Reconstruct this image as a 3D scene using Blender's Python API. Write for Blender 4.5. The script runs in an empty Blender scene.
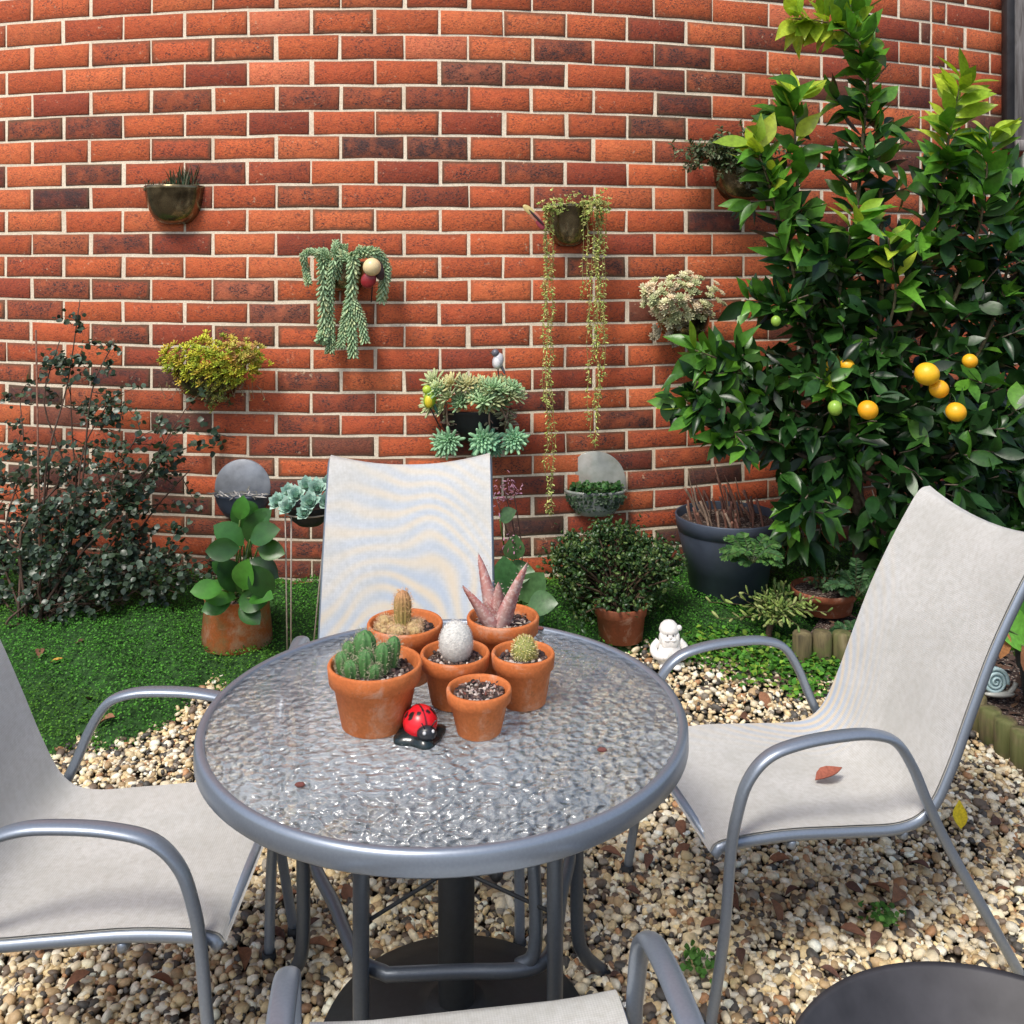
import bpy, math, random
import numpy as np
from mathutils import Vector
random.seed(7); RNG = np.random.default_rng(11)
PI = math.pi
SC = bpy.context.scene
COL = SC.collection
F_ = 1000.0; E = 1.6; HY = 245.0; D = 4.1; PX0 = 370.0
A = np.array
# ------------------------------------------------------------------ placing
def P(px, py, Y): return A([(px-512)/F_*Y, Y, E-(py-HY)/F_*Y])
def W(px): return D/math.cos((px-PX0)/F_)
def wp(px, py, off=0.0):
    return P(px, py, W(px)-off)
def ss(t): t = np.clip(t, 0, 1); return t*t*(3-2*t)
def G(x, y):
    return 0.2*ss((np.asarray(y)-3.05)/1.05)
def gp(px, py):
    Y = 1.5
    for _ in range(4000):
        z = E-(py-HY)/F_*Y
        if z <= G(0, Y): break
        Y += .002
    return A([(px-512)/F_*Y, Y, float(G(0, Y))])
# ------------------------------------------------------------------ mesh building
OFF = {}
class B:
    def __init__(s): s.V = []; s.F = []; s.C = []; s.n = 0
    def add(s, V, Fs, c=(1, 1, 1)):
        V = np.asarray(V, float).reshape(-1, 3)
        if isinstance(Fs, np.ndarray): Fs = [Fs]
        for f in Fs:
            f = np.asarray(f, int)
            if f.size: s.F.append(f+s.n)
        c = np.asarray(c, float)
        if c.ndim == 1: c = np.tile(c[:3], (len(V), 1))
        s.V.append(V); s.C.append(c[:, :3]); s.n += len(V)
        return s
    def geo(s): return np.concatenate(s.V), s.F, np.concatenate(s.C)
    def obj(s, name, mat, parent=None, smooth=True, base=None):
        V = np.concatenate(s.V); C = np.concatenate(s.C)
        if parent is not None: off = OFF[parent.name]
        else:
            off = A(base, float) if base is not None else A([V[:, 0].mean(), V[:, 1].mean(), V[:, 2].min()])
        me = bpy.data.meshes.new(name)
        V = V-off
        me.vertices.add(len(V)); me.vertices.foreach_set('co', V.ravel().astype(np.float32))
        loops = np.concatenate([f.ravel() for f in s.F]).astype(np.int32)
        tot = np.concatenate([np.full(len(f), f.shape[1]) for f in s.F]).astype(np.int32)
        st = np.concatenate([[0], np.cumsum(tot)[:-1]]).astype(np.int32)
        me.loops.add(len(loops)); me.loops.foreach_set('vertex_index', loops)
        me.polygons.add(len(tot)); me.polygons.foreach_set('loop_start', st); me.polygons.foreach_set('loop_total', tot)
        me.update(calc_edges=True); me.validate()
        ca = me.color_attributes.new('Col', 'FLOAT_COLOR', 'POINT')
        ca.data.foreach_set('color', np.concatenate([C, np.ones((len(C), 1))], 1).ravel().astype(np.float32))
        if smooth: me.polygons.foreach_set('use_smooth', np.ones(len(tot), bool))
        me.materials.append(mat)
        o = bpy.data.objects.new(name, me); COL.objects.link(o)
        if parent is not None: o.parent = parent; OFF[o.name] = off
        else: o.location = off; OFF[o.name] = off
        return o
def tag(o, label=None, cat=None, group=None, kind=None):
    if label: o['label'] = label
    if cat: o['category'] = cat
    if group: o['group'] = group
    if kind: o['kind'] = kind
    return o
def thing(name, label, cat, loc=(0, 0, 0), group=None):
    o = bpy.data.objects.new(name, None); COL.objects.link(o)
    o.location = loc; OFF[o.name] = A(loc, float); o.empty_display_size = .05
    return tag(o, label, cat, group)
def copy_tree(o, parent=None):
    c = o.copy(); COL.objects.link(c)
    if parent is not None: c.parent = parent
    for ch in list(o.children): copy_tree(ch, c)
    return c
# ------------------------------------------------------------------ shapes
def nrm(v): v = np.asarray(v, float); return v/(np.linalg.norm(v, axis=-1, keepdims=True)+1e-12)
def spline(pts, n=8):
    p = np.asarray(pts, float); q = np.vstack([2*p[0]-p[1], p, 2*p[-1]-p[-2]]); out = []
    for i in range(1, len(q)-2):
        for t in np.linspace(0, 1, n, endpoint=False):
            a, b, c, d = q[i-1:i+3]
            out.append(.5*((2*b)+(-a+c)*t+(2*a-5*b+4*c-d)*t*t+(-a+3*b-3*c+d)*t**3))
    out.append(p[-1]); return A(out)
def tube(path, r, n=8, side=None, ry=None, cap=True, closed=False):
    """swept tube; r scalar or per point; side: constant lateral axis, ry: half size across it"""
    p = np.asarray(path, float); m = len(p); r = np.broadcast_to(np.asarray(r, float), (m,)); ry_ = r if ry is None else np.broadcast_to(ry, (m,))
    if closed: T = nrm(np.roll(p, -1, 0)-np.roll(p, 1, 0))
    else: T = nrm(np.gradient(p, axis=0))
    V = []; S = None
    for i in range(m):
        if side is not None: S = nrm(A(side)-T[i]*np.dot(T[i], side))
        else:
            if S is None: S = A([1., 0, 0]) if abs(T[i][0]) < .8 else A([0, 1., 0])
            S = nrm(S-T[i]*np.dot(T[i], S))
        N = np.cross(T[i], S)
        a = np.arange(n)*2*PI/n
        V.append(p[i]+np.outer(np.cos(a)*r[i], S)+np.outer(np.sin(a)*ry_[i], N))
    V = np.concatenate(V); i = np.arange(m if closed else m-1)[:, None]; j = np.arange(n)[None]
    i2 = (i+1) % m
    Q = np.stack([i*n+j, i*n+(j+1) % n, i2*n+(j+1) % n, i2*n+j], -1).reshape(-1, 4)
    Fs = [Q]
    if cap and not closed: Fs.append(A([list(range(n))[::-1], list(range((m-1)*n, m*n))]))
    return V, Fs
def lathe(prof, n=32, c=(0, 0, 0), a0=0, a1=2*PI, jit=0):
    p = np.asarray(prof, float); full = abs(a1-a0-2*PI) < 1e-6; k = n if full else n+1
    a = a0+(a1-a0)*np.arange(k)/n
    V = np.stack([np.outer(p[:, 0], np.cos(a)), np.outer(p[:, 0], np.sin(a)), np.repeat(p[:, 1][:, None], k, 1)], -1).reshape(-1, 3)
    if jit: V = V+RNG.normal(0, jit, V.shape)
    i = np.arange(len(p)-1)[:, None]; j = np.arange(n)[None]; j2 = (j+1) % k
    Q = np.stack([i*k+j, i*k+j2, (i+1)*k+j2, (i+1)*k+j], -1).reshape(-1, 4)
    return V+A(c), [Q]
def ball(c, r, nu=14, nv=9, R=None):
    r = np.broadcast_to(np.asarray(r, float), (3,)); t = np.linspace(-PI/2, PI/2, nv)
    V, Fs = lathe(np.stack([np.cos(t)+1e-4, np.sin(t)], 1), nu)
    V = V*r
    if R is not None: V = V@np.asarray(R).T
    return V+A(c), Fs
def box(c, s, bev=.003, R=None):
    s = A(s, float)/2; V = []; 
    b = min(bev, s.min()*.49)
    for ax in range(3):
        for sg in (-1, 1):
            o = [(ax+1) % 3, (ax+2) % 3]
            for (u, v) in ((-1, -1), (1, -1), (1, 1), (-1, 1)):
                p = np.zeros(3); p[ax] = sg*s[ax]; p[o[0]] = u*(s[o[0]]-b); p[o[1]] = v*(s[o[1]]-b); V.append(p)
    V = A(V); import bmesh
    bm = bmesh.new(); vs = [bm.verts.new(v) for v in V]
    r = bmesh.ops.convex_hull(bm, input=vs); bm.verts.index_update()
    vv = A([v.co[:] for v in bm.verts]); ff = [[v.index for v in f.verts] for f in bm.faces]; bm.free()
    if R is not None: vv = vv@np.asarray(R).T
    return vv+A(c), [A(ff)]
def rotz(a): c, s = math.cos(a), math.sin(a); return A([[c, -s, 0], [s, c, 0], [0, 0, 1]])
def rotx(a): c, s = math.cos(a), math.sin(a); return A([[1, 0, 0], [0, c, -s], [0, s, c]])
def roty(a): c, s = math.cos(a), math.sin(a); return A([[c, 0, s], [0, 1, 0], [-s, 0, c]])
# leaf template: x width, y length, z normal
def leafT(ws, fold=.15, curl=.1, wav=0):
    k = len(ws); V = [[0, 0, 0]]; T = []
    for i, w in enumerate(ws):
        y = (i+1)/(k+1); z = -curl*y*y
        V += [[-w/2, y, z+fold*w], [0, y, z], [w/2, y, z+fold*w+wav*(-1)**i]]
    V.append([0, 1, -curl]); e = len(V)-1
    T += [[0, 2, 1], [0, 3, 2]]
    for i in range(k-1):
        a = 1+3*i; b = a+3
        T += [[a, a+1, b+1], [a, b+1, b], [a+1, a+2, b+2], [a+1, b+2, b+1]]
    a = 1+3*(k-1); T += [[a, a+1, e], [a+1, a+2, e]]
    return A(V, float), A(T)
def fleshT(w=.3, n=6, prof=(.55, .9, 1, .8), th=.5):
    V = [[0, 0, 0]]; k = len(prof); T = []
    for i, q in enumerate(prof):
        y = (i+.7)/(k+.2)
        for j in range(n):
            a = 2*PI*j/n; V.append([math.cos(a)*w/2*q, y, math.sin(a)*w/2*th*q])
    V.append([0, 1, 0]); e = len(V)-1
    for j in range(n):
        T.append([0, 1+(j+1) % n, 1+j]); T.append([e, 1+(k-1)*n+j, 1+(k-1)*n+(j+1) % n])
        for i in range(k-1):
            a = 1+i*n; b = a+n
            T.append([a+j, a+(j+1) % n, b+(j+1) % n]); T.append([a+j, b+(j+1) % n, b+j])
    return A(V, float), A(T)
CUBE = None
def pebT():
    g = np.linspace(-1, 1, 3); V = {}; L = []; Fq = []
    def vid(p):
        k = tuple(np.round(p, 4))
        if k not in V: V[k] = len(L); q = A(p); L.append(q/np.linalg.norm(q)**.75)
        return V[k]
    for ax in range(3):
        for sg in (-1, 1):
            for a in range(2):
                for b in range(2):
                    q = []
                    for (u, v) in ((a, b), (a+1, b), (a+1, b+1), (a, b+1)):
                        p = [0, 0, 0]; p[ax] = sg; p[(ax+1) % 3] = g[u]; p[(ax+2) % 3] = g[v]; q.append(vid(p))
                    Fq.append(q if sg > 0 else q[::-1])
    return A(L), A(Fq)
def frames(d, up, s):
    """d: direction (n,3), up: approx normal, s: (n,) or (n,3) scale -> (n,3,3) columns x,y,z"""
    d = nrm(d); x = nrm(np.cross(d, up)); z = np.cross(x, d); s = np.asarray(s, float)
    if s.ndim == 1: s = np.repeat(s[:, None], 3, 1)
    return np.stack([x*s[:, :1], d*s[:, 1:2], z*s[:, 2:3]], -1)
def inst(T, M, pos):
    V, Fq = T; n = len(pos); k = len(V)
    out = np.einsum('nij,kj->nki', M, V)+np.asarray(pos)[:, None]
    Fs = (Fq[None]+(np.arange(n)*k)[:, None, None]).reshape(-1, Fq.shape[1])
    return out.reshape(-1, 3), [Fs], k
def addinst(b, T, M, pos, cols):
    V, Fs, k = inst(T, M, pos); cols = np.asarray(cols, float)
    if cols.ndim == 1: cols = np.tile(cols, (len(pos), 1))
    b.add(V, Fs, np.repeat(cols, k, 0))
def rdir(n): return nrm(RNG.normal(size=(n, 3)))
def colmix(n, cs, jit=.15):
    cs = A(cs, float); i = RNG.integers(0, len(cs), n); return np.clip(cs[i]*(1+RNG.normal(0, jit, (n, 1))), 0.003, 1)
# ------------------------------------------------------------------ materials
class NT:
    def __init__(s, name):
        s.m = bpy.data.materials.new(name); s.m.use_nodes = True; s.t = s.m.node_tree; s.t.nodes.clear()
        s.out = s.n('ShaderNodeOutputMaterial')
    def n(s, typ, ins=None, **kw):
        nd = s.t.nodes.new(typ)
        for k, v in kw.items(): setattr(nd, k, v)
        for k, v in (ins or {}).items(): s.set(nd, k, v)
        return nd
    def set(s, nd, k, v):
        if hasattr(v, 'is_output') or isinstance(v, bpy.types.NodeSocket): s.t.links.new(v, nd.inputs[k])
        else:
            if isinstance(v, (tuple, list)) and len(v) == 3 and nd.inputs[k].type == 'RGBA': v = (*v, 1)
            nd.inputs[k].default_value = v
    def co(s, kind='Object'): return s.n('ShaderNodeTexCoord').outputs[kind]
    def noise(s, scale, det=3, vec=None, rough=.55, dist=0):
        return s.n('ShaderNodeTexNoise', {'Scale': scale, 'Detail': det, 'Roughness': rough, 'Distortion': dist, 'Vector': vec or s.co()}).outputs
    def ramp(s, f, stops, interp='LINEAR'):
        r = s.n('ShaderNodeValToRGB', {'Fac': f}); r.color_ramp.interpolation = interp; e = r.color_ramp.elements
        while len(e) < len(stops): e.new(.5)
        for q, (p, c) in zip(e, stops): q.position = p; q.color = (*c, 1) if len(c) == 3 else c
        return r.outputs[0]
    def mix(s, f, a, b, typ='MIX'):
        m = s.n('ShaderNodeMix', data_type='RGBA', blend_type=typ)
        s.set(m, 0, f); s.set(m, 6, a); s.set(m, 7, b); return m.outputs[2]
    def math(s, op, a, b=0, cl=False):
        m = s.n('ShaderNodeMath', {0: a, 1: b}, operation=op, use_clamp=cl); return m.outputs[0]
    def bump(s, h, st=.3, dist=.01, nor=None):
        i = {'Strength': st, 'Distance': dist, 'Height': h}
        if nor: i['Normal'] = nor
        return s.n('ShaderNodeBump', i).outputs[0]
    def pr(s, **k):
        kk = {x.replace('_', ' '): v for x, v in k.items()}
        return s.n('ShaderNodeBsdfPrincipled', kk).outputs[0]
    def done(s, sh): s.t.links.new(sh, s.out.inputs[0]); return s.m
def v3(c): return (c, c, c)
def plain(name, c, rough=.5, metal=0, nz=30, amt=.25, bump=.15, bd=.002, attr=False, spec=.5):
    t = NT(name); f = t.noise(nz, 4)
    base = t.n('ShaderNodeVertexColor', layer_name='Col').outputs[0] if attr else (*c, 1)
    if attr: base = t.mix(1.0, base, (*c, 1), 'MULTIPLY')
    k = t.ramp(f[0], [(.3, v3(1-amt)), (.7, v3(1+amt*.5))])
    cc = t.mix(1.0, base, k, 'MULTIPLY')
    return t.done(t.pr(Base_Color=cc, Roughness=rough, Metallic=metal, Normal=t.bump(f[0], bump, bd), Specular_IOR_Level=spec))
def leafmat(name, tint=(1, 1, 1), rough=.42, trans=.25, nz=60, spec=.5):
    t = NT(name); a = t.n('ShaderNodeVertexColor', layer_name='Col').outputs[0]
    f = t.noise(nz, 3); k = t.ramp(f[0], [(.3, v3(.75)), (.7, v3(1.2))])
    c = t.mix(1.0, t.mix(1.0, a, (*tint, 1), 'MULTIPLY'), k, 'MULTIPLY')
    p = t.pr(Base_Color=c, Roughness=rough, Normal=t.bump(f[0], .25, .002), Specular_IOR_Level=spec)
    tr = t.n('ShaderNodeBsdfTranslucent', {'Color': t.mix(1.0, c, (1.2, 1.3, .5, 1), 'MULTIPLY')}).outputs[0]
    m = t.n('ShaderNodeMixShader', {0: trans, 1: p, 2: tr}).outputs[0]
    return t.done(m)
M_leaf = leafmat('leaf_glossy', rough=.32, trans=.2, spec=.45)
M_small = leafmat('leaf_small', rough=.5, trans=.15, spec=.35)
M_succ = leafmat('succulent', rough=.6, trans=.05, nz=90, spec=.3)
M_moss = leafmat('moss_leaf', rough=.6, trans=.2, spec=.25)
M_bark = plain('bark', (.16, .12, .085), .8, nz=60, amt=.5, bump=.5, bd=.004, attr=True)
M_steel = plain('painted_steel', (.27, .31, .365), .34, .55, nz=200, amt=.07, bump=.05, bd=.0006, spec=.5)
M_leg_shade = plain('shade_toned_steel', (.085, .10, .12), .36, .45, nz=200, amt=.1, bump=.05, bd=.0006)  # rim steel toned darker: under-table shade put into the leg and brace colour
M_dark = plain('black_plastic', (.011, .013, .015), .6, nz=80, amt=.3, bump=.1)
M_paint = plain('painted_ornament', (1, 1, 1), .3, nz=120, amt=.08, bump=.05, attr=True)
M_fur = plain('cactus_skin', (1, 1, 1), .7, nz=150, amt=.2, bump=.2, attr=True)
M_plastic_white = plain('white_stone', (.86, .84, .80), .6, nz=70, amt=.15, bump=.25, bd=.003)
M_twig = plain('dry_twig', (1, 1, 1), .8, nz=120, amt=.3, bump=.3, attr=True)
def terracotta(name, c1, c2, c3, rough=.75, nz=9):
    t = NT(name); f = t.noise(nz, 5, rough=.65); g = t.noise(180, 2)
    c = t.ramp(f[0], [(.3, c1), (.52, c2), (.75, c3)])
    c = t.mix(.25, c, t.ramp(g[0], [(.35, v3(.35)), (.65, v3(1))]), 'MULTIPLY')
    h = t.math('ADD', g[0], t.math('MULTIPLY', f[0], 1.0))
    bl = t.noise(17, 5, rough=.7, dist=.5)[0]; c = t.mix(t.ramp(bl, [(.55, v3(0)), (.68, v3(.38))]), c, (.66, .50, .38, 1))
    c = t.mix(t.ramp(t.noise(26, 4, rough=.7)[0], [(.62, v3(0)), (.70, v3(.4))]), c, (.16, .08, .04, 1))
    return t.done(t.pr(Base_Color=c, Roughness=rough, Normal=t.bump(h, .2, .002), Specular_IOR_Level=.3))
M_terra = terracotta('terracotta', (.52, .135, .035), (.60, .175, .05), (.64, .25, .11))
M_terra_old = terracotta('weathered_terracotta', (.30, .26, .12), (.58, .16, .045), (.60, .42, .28), nz=11)
M_terra_dark = terracotta('dark_terracotta', (.16, .06, .03), (.28, .08, .035), (.34, .11, .05))  # deeper brown terracotta for the jade pot and the low bowl
def bowlmat():
    t = NT('bronze_bowl'); f = t.noise(14, 4)
    c = t.ramp(f[0], [(.3, (.07, .055, .03)), (.55, (.26, .21, .12)), (.8, (.12, .14, .07))])
    return t.done(t.pr(Base_Color=c, Roughness=.20, Metallic=.85, Normal=t.bump(f[0], .3, .004)))
M_bowl = bowlmat()
def soilmat():
    t = NT('potting_soil'); v = t.n('ShaderNodeTexVoronoi', {'Scale': 160, 'Vector': t.co()})
    c = t.ramp(t.n('ShaderNodeSeparateColor', {0: v.outputs['Color']}).outputs[0], [(.0, (.02, .013, .01)), (.45, (.05, .03, .024)), (.75, (.12, .07, .05)), (.95, (.38, .32, .26))])
    return t.done(t.pr(Base_Color=c, Roughness=.9, Normal=t.bump(v.outputs[0], .8, .004)))
M_soil = soilmat()
M_chip = plain('bark_chips', (1, 1, 1), .85, nz=150, amt=.3, bump=.3, attr=True)
M_peb = plain('pebble', (1, 1, 1), .55, nz=140, amt=.22, bump=.15, attr=True, spec=.4)
def groundmat():
    t = NT('gravel_ground'); co = t.co()
    v = t.n('ShaderNodeTexVoronoi', {'Scale': 45, 'Vector': co})
    r = t.n('ShaderNodeSeparateColor', {0: v.outputs['Color']}).outputs[0]
    c = t.ramp(r, [(0, (.05, .035, .025)), (.35, (.16, .11, .07)), (.6, (.38, .30, .2)), (.9, (.55, .5, .42))])
    c = t.mix(1.0, c, t.ramp(v.outputs[0], [(0, v3(1)), (.75, v3(.25))]), 'MULTIPLY')
    y = t.n('ShaderNodeSeparateXYZ', {0: t.n('ShaderNodeNewGeometry').outputs['Position']}).outputs[1]
    far = t.math('MULTIPLY', t.math('SUBTRACT', y, 3.0), 2.2, True)
    c = t.mix(far, t.mix(1.0, c, (.35, .3, .26, 1), 'MULTIPLY'), t.ramp(t.noise(40, 4)[0], [(.3, (.012, .016, .008)), (.7, (.03, .03, .018))]))
    return t.done(t.pr(Base_Color=c, Roughness=.9, Normal=t.bump(v.outputs[0], .8, .01)))
M_ground = groundmat()
def wallmat():
    t = NT('face_brick'); a = t.n('ShaderNodeVertexColor', layer_name='Col').outputs[0]
    blot = t.n('ShaderNodeAttribute', attribute_name='blot').outputs['Fac']
    uv = t.n('ShaderNodeSeparateXYZ', {0: t.n('ShaderNodeUVMap', uv_map='brick').outputs[0]}).outputs
    co = t.co(); nbig = t.noise(7, 3, co)[0]; nmid = t.noise(38, 4, co, .65)[0]; nfine = t.noise(150, 3, co, .7)[0]
    def edge(o, w): # 0 at border, 1 inside
        d = t.math('MINIMUM', uv[o], t.math('SUBTRACT', 1, uv[o])); return t.math('MULTIPLY', d, w, True)
    edg = t.n('ShaderNodeAttribute', attribute_name='edg').outputs['Fac']
    e = t.math('MINIMUM', edge(0, 10), edge(1, 3.6))
    e = t.math('ADD', e, t.math('MULTIPLY', t.math('SUBTRACT', nmid, .5), 1.0))
    e = t.math('SUBTRACT', e, t.math('MULTIPLY', edg, .35))
    e2 = t.ramp(e, [(.12, v3(0)), (.62, v3(1))])
    dark = t.mix(.65, t.mix(1.0, a, (.42, .5, .62, 1), 'MULTIPLY'), (.125, .088, .052, 1))
    edgeamt = t.math('ADD', t.math('ADD', .30, t.math('MULTIPLY', edg, .65)), t.math('MULTIPLY', blot, .5), True)
    c = t.mix(t.ramp(nmid, [(.35, v3(0)), (.7, v3(.5))]), a, t.mix(1., a, (1.25, 1.55, 1.4, 1), 'MULTIPLY'))
    c = t.mix(t.math('MULTIPLY', t.math('SUBTRACT', 1, e2), edgeamt), c, dark)
    mp = t.n('ShaderNodeMapping', {'Vector': co, 'Scale': (1, 1, 1.9)}).outputs[0]
    fl = t.noise(95, 2, mp, .8)[0]
    sp = t.ramp(fl, [(.52, v3(0)), (.58, v3(1))])
    ctr = t.math('MULTIPLY', e2, t.ramp(t.noise(17, 3, co)[0], [(.32, v3(.15)), (.58, v3(1))]))
    k = t.math('MULTIPLY', ctr, t.math('ADD', t.math('MULTIPLY', sp, t.math('ADD', .58, t.math('MULTIPLY', edg, .3))), t.math('MULTIPLY', blot, .8)), True)
    c = t.mix(k, c, (.055, .035, .035, 1))
    c = t.mix(t.math('MULTIPLY', t.ramp(t.noise(60, 4, co)[0], [(.62, v3(0)), (.72, v3(1))]), t.ramp(nbig, [(.5, v3(0)), (.62, v3(.7))])), c, (.66, .46, .30, 1))
    h = t.math('ADD', nmid, t.math('MULTIPLY', nfine, .6))
    return t.done(t.pr(Base_Color=c, Roughness=.82, Normal=t.bump(h, .8, .005), Specular_IOR_Level=.3))
M_brick = wallmat()
def mortar():
    t = NT('mortar'); f = t.noise(120, 4, rough=.7); g = t.noise(6, 3)
    c = t.mix(t.ramp(f[0], [(.3, v3(0)), (.7, v3(1))]), (.52, .44, .33, 1), (.78, .69, .54, 1))
    c = t.mix(t.ramp(g[0], [(.45, v3(0)), (.7, v3(.45))]), c, (.42, .33, .24, 1))
    return t.done(t.pr(Base_Color=c, Roughness=.95, Normal=t.bump(f[0], .6, .004), Specular_IOR_Level=.2))
M_mortar = mortar()
def woodmat():
    t = NT('weathered_timber'); mp = t.n('ShaderNodeMapping', {'Vector': t.co(), 'Scale': (40, 40, 3)}).outputs[0]
    f = t.noise(1.6, 6, mp, .6, .6)
    c = t.ramp(f[0], [(.3, (.10, .085, .08)), (.55, (.25, .235, .23)), (.8, (.38, .36, .35))])
    return t.done(t.pr(Base_Color=c, Roughness=.85, Normal=t.bump(f[0], .5, .004)))
M_wood = woodmat()
def logmat():
    t = NT('mossy_log'); mp = t.n('ShaderNodeMapping', {'Vector': t.co(), 'Scale': (25, 25, 4)}).outputs[0]
    f = t.noise(1.6, 5, mp, .6, .4); g = t.noise(12, 3)
    c = t.ramp(f[0], [(.3, (.05, .04, .02)), (.55, (.16, .13, .06)), (.8, (.26, .22, .12))])
    c = t.mix(t.ramp(g[0], [(.45, v3(0)), (.6, v3(.6))]), c, (.10, .13, .03, 1))
    return t.done(t.pr(Base_Color=c, Roughness=.85, Normal=t.bump(f[0], .5, .006)))
M_log = logmat()
def fabric(name, moire):
    t = NT(name); uv = t.n('ShaderNodeUVMap', uv_map='cloth').outputs[0]; co = t.co()
    w1 = t.n('ShaderNodeTexWave', {'Scale': 70, 'Vector': uv}, bands_direction='X').outputs['Fac']
    w2 = t.n('ShaderNodeTexWave', {'Scale': 70, 'Vector': uv}, bands_direction='Y').outputs['Fac']
    wv = t.math('MULTIPLY', t.math('ADD', w1, w2), .5)
    big = t.noise(5, 4, uv, .6)[0]; fi = t.noise(70, 3, co, .7)[0]
    base = t.mix(t.ramp(big, [(.35, v3(0)), (.7, v3(1))]), (.53, .525, .49, 1), (.64, .635, .605, 1))
    base = t.mix(t.math('MULTIPLY', t.ramp(fi, [(.4, v3(0)), (.7, v3(1))]), .5), base, (.40, .385, .33, 1))
    base = t.mix(t.ramp(t.noise(9, 5, co, .7)[0], [(.5, v3(0)), (.7, v3(.4))]), base, (.42, .42, .38, 1))
    base = t.mix(t.math('MULTIPLY', t.math('SUBTRACT', 1, wv), .42), base, (.33, .33, .32, 1))
    if moire:  # camera moire bands painted into the cloth colour
        s = moire
        per, cx, cy, sx, sy, R, amp, dis = s
        wn = t.n('ShaderNodeTexNoise', {'Scale': 2.6, 'Detail': 1, 'Vector': uv}).outputs['Color']
        dv = t.n('ShaderNodeVectorMath', {0: uv, 1: t.n('ShaderNodeVectorMath', {0: wn, 'Scale': dis}, operation='SCALE').outputs[0]}, operation='ADD').outputs[0]
        q = t.n('ShaderNodeSeparateXYZ', {0: dv}).outputs
        dx = t.math('MULTIPLY', t.math('SUBTRACT', q[0], cx+dis/2), sx); dy = t.math('MULTIPLY', t.math('SUBTRACT', q[1], cy+dis/2), sy)
        rad = t.math('SQRT', t.math('ADD', t.math('MULTIPLY', dx, dx), t.math('MULTIPLY', dy, dy)))
        ph = t.math('MULTIPLY', rad, 2*PI/per)
        wave = t.math('ADD', .5, t.math('MULTIPLY', t.math('SINE', ph), .5)); wave2 = t.math('ADD', .5, t.math('MULTIPLY', t.math('SINE', t.math('ADD', ph, 2.6)), .5))
        fade = t.math('SUBTRACT', 1.3, t.math('DIVIDE', rad, R), True)
        msk = t.math('MULTIPLY', t.math('MULTIPLY', t.ramp(t.noise(3.0, 2, uv)[0], [(.36, v3(.12)), (.6, v3(1))]), amp), fade)
        bl = t.mix(t.math('MULTIPLY', wave, msk), base, (.26, .38, .56, 1))
        base = t.mix(t.math('MULTIPLY', t.math('MULTIPLY', wave2, t.math('SUBTRACT', 1, wave)), t.math('MULTIPLY', msk, 1.6), True), bl, (.60, .50, .36, 1))
    return t.done(t.pr(Base_Color=base, Roughness=.6, Normal=t.bump(t.math('ADD', wv, t.math('MULTIPLY', fi, .5)), .2, .0015), Specular_IOR_Level=.35))
M_sling = fabric('sling_mesh', None)
M_sling_b = fabric('sling_mesh_moire', (.044, .58, .40, 1.25, .85, .8, .60, .40))
M_sling_r = fabric('sling_mesh_faint_moire', (.05, .80, .52, 2.2, 1.0, .42, .6, .05))
def glassmat():
    t = NT('hammered_glass'); co = t.co()
    dn = t.noise(25, 2, co)
    vv = t.n('ShaderNodeVectorMath', {0: co, 1: t.n('ShaderNodeVectorMath', {0: dn[1], 'Scale': .03}, operation='SCALE').outputs[0]}, operation='ADD').outputs[0]
    v = t.n('ShaderNodeTexVoronoi', {'Scale': 60, 'Vector': vv, 'Smoothness': .6}, feature='SMOOTH_F1').outputs[0]
    h = t.math('ADD', v, t.math('MULTIPLY', t.noise(30, 1, co)[0], .35))
    nb = t.bump(h, .9, .010); nb2 = t.bump(h, 1.0, .022)
    refr = t.n('ShaderNodeBsdfRefraction', {'Color': (.97, .98, .98, 1), 'Roughness': .05, 'IOR': 1.07, 'Normal': nb}).outputs[0]
    tr = t.n('ShaderNodeBsdfTransparent', {'Color': (.98, .99, .99, 1)}).outputs[0]
    gl = t.n('ShaderNodeBsdfGlossy', {'Color': (.95, .97, 1, 1), 'Roughness': .11, 'Normal': nb}).outputs[0]
    df = t.n('ShaderNodeBsdfDiffuse', {'Color': (.80, .86, .87, 1), 'Normal': nb2}).outputs[0]
    body = t.n('ShaderNodeMixShader', {0: .28, 1: tr, 2: refr}).outputs[0]
    haze = t.n('ShaderNodeMixShader', {0: .22, 1: body, 2: df}).outputs[0]
    fa = t.n('ShaderNodeLayerWeight', {'Blend': .5, 'Normal': nb}).outputs['Facing']
    k = t.math('ADD', t.math('MULTIPLY', t.math('POWER', fa, 2.2), .55), .05, True)
    return t.done(t.n('ShaderNodeMixShader', {0: k, 1: haze, 2: gl}).outputs[0])
M_glass = glassmat()
def clearplastic():
    t = NT('smoky_plastic'); f = t.noise(18, 4)
    c = t.ramp(f[0], [(.3, (.30, .33, .29)), (.7, (.5, .52, .48))])
    return t.done(t.pr(Base_Color=c, Roughness=.12, Alpha=.72, Normal=t.bump(f[0], .15, .004)))
M_smoke = clearplastic()
M_slate = plain('slate_pot', (.055, .07, .10), .5, nz=12, amt=.25, bump=.08, bd=.003)
M_zinc = plain('zinc_disc', (.30, .32, .35), .42, .3, nz=16, amt=.35, bump=.15, bd=.004)
M_iron = plain('black_iron', (.05, .048, .052), .55, .2, nz=14, amt=.35, bump=.2, bd=.003)
M_wire = plain('pale_wire', (.42, .36, .30), .5, .3, nz=100, amt=.2)

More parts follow.
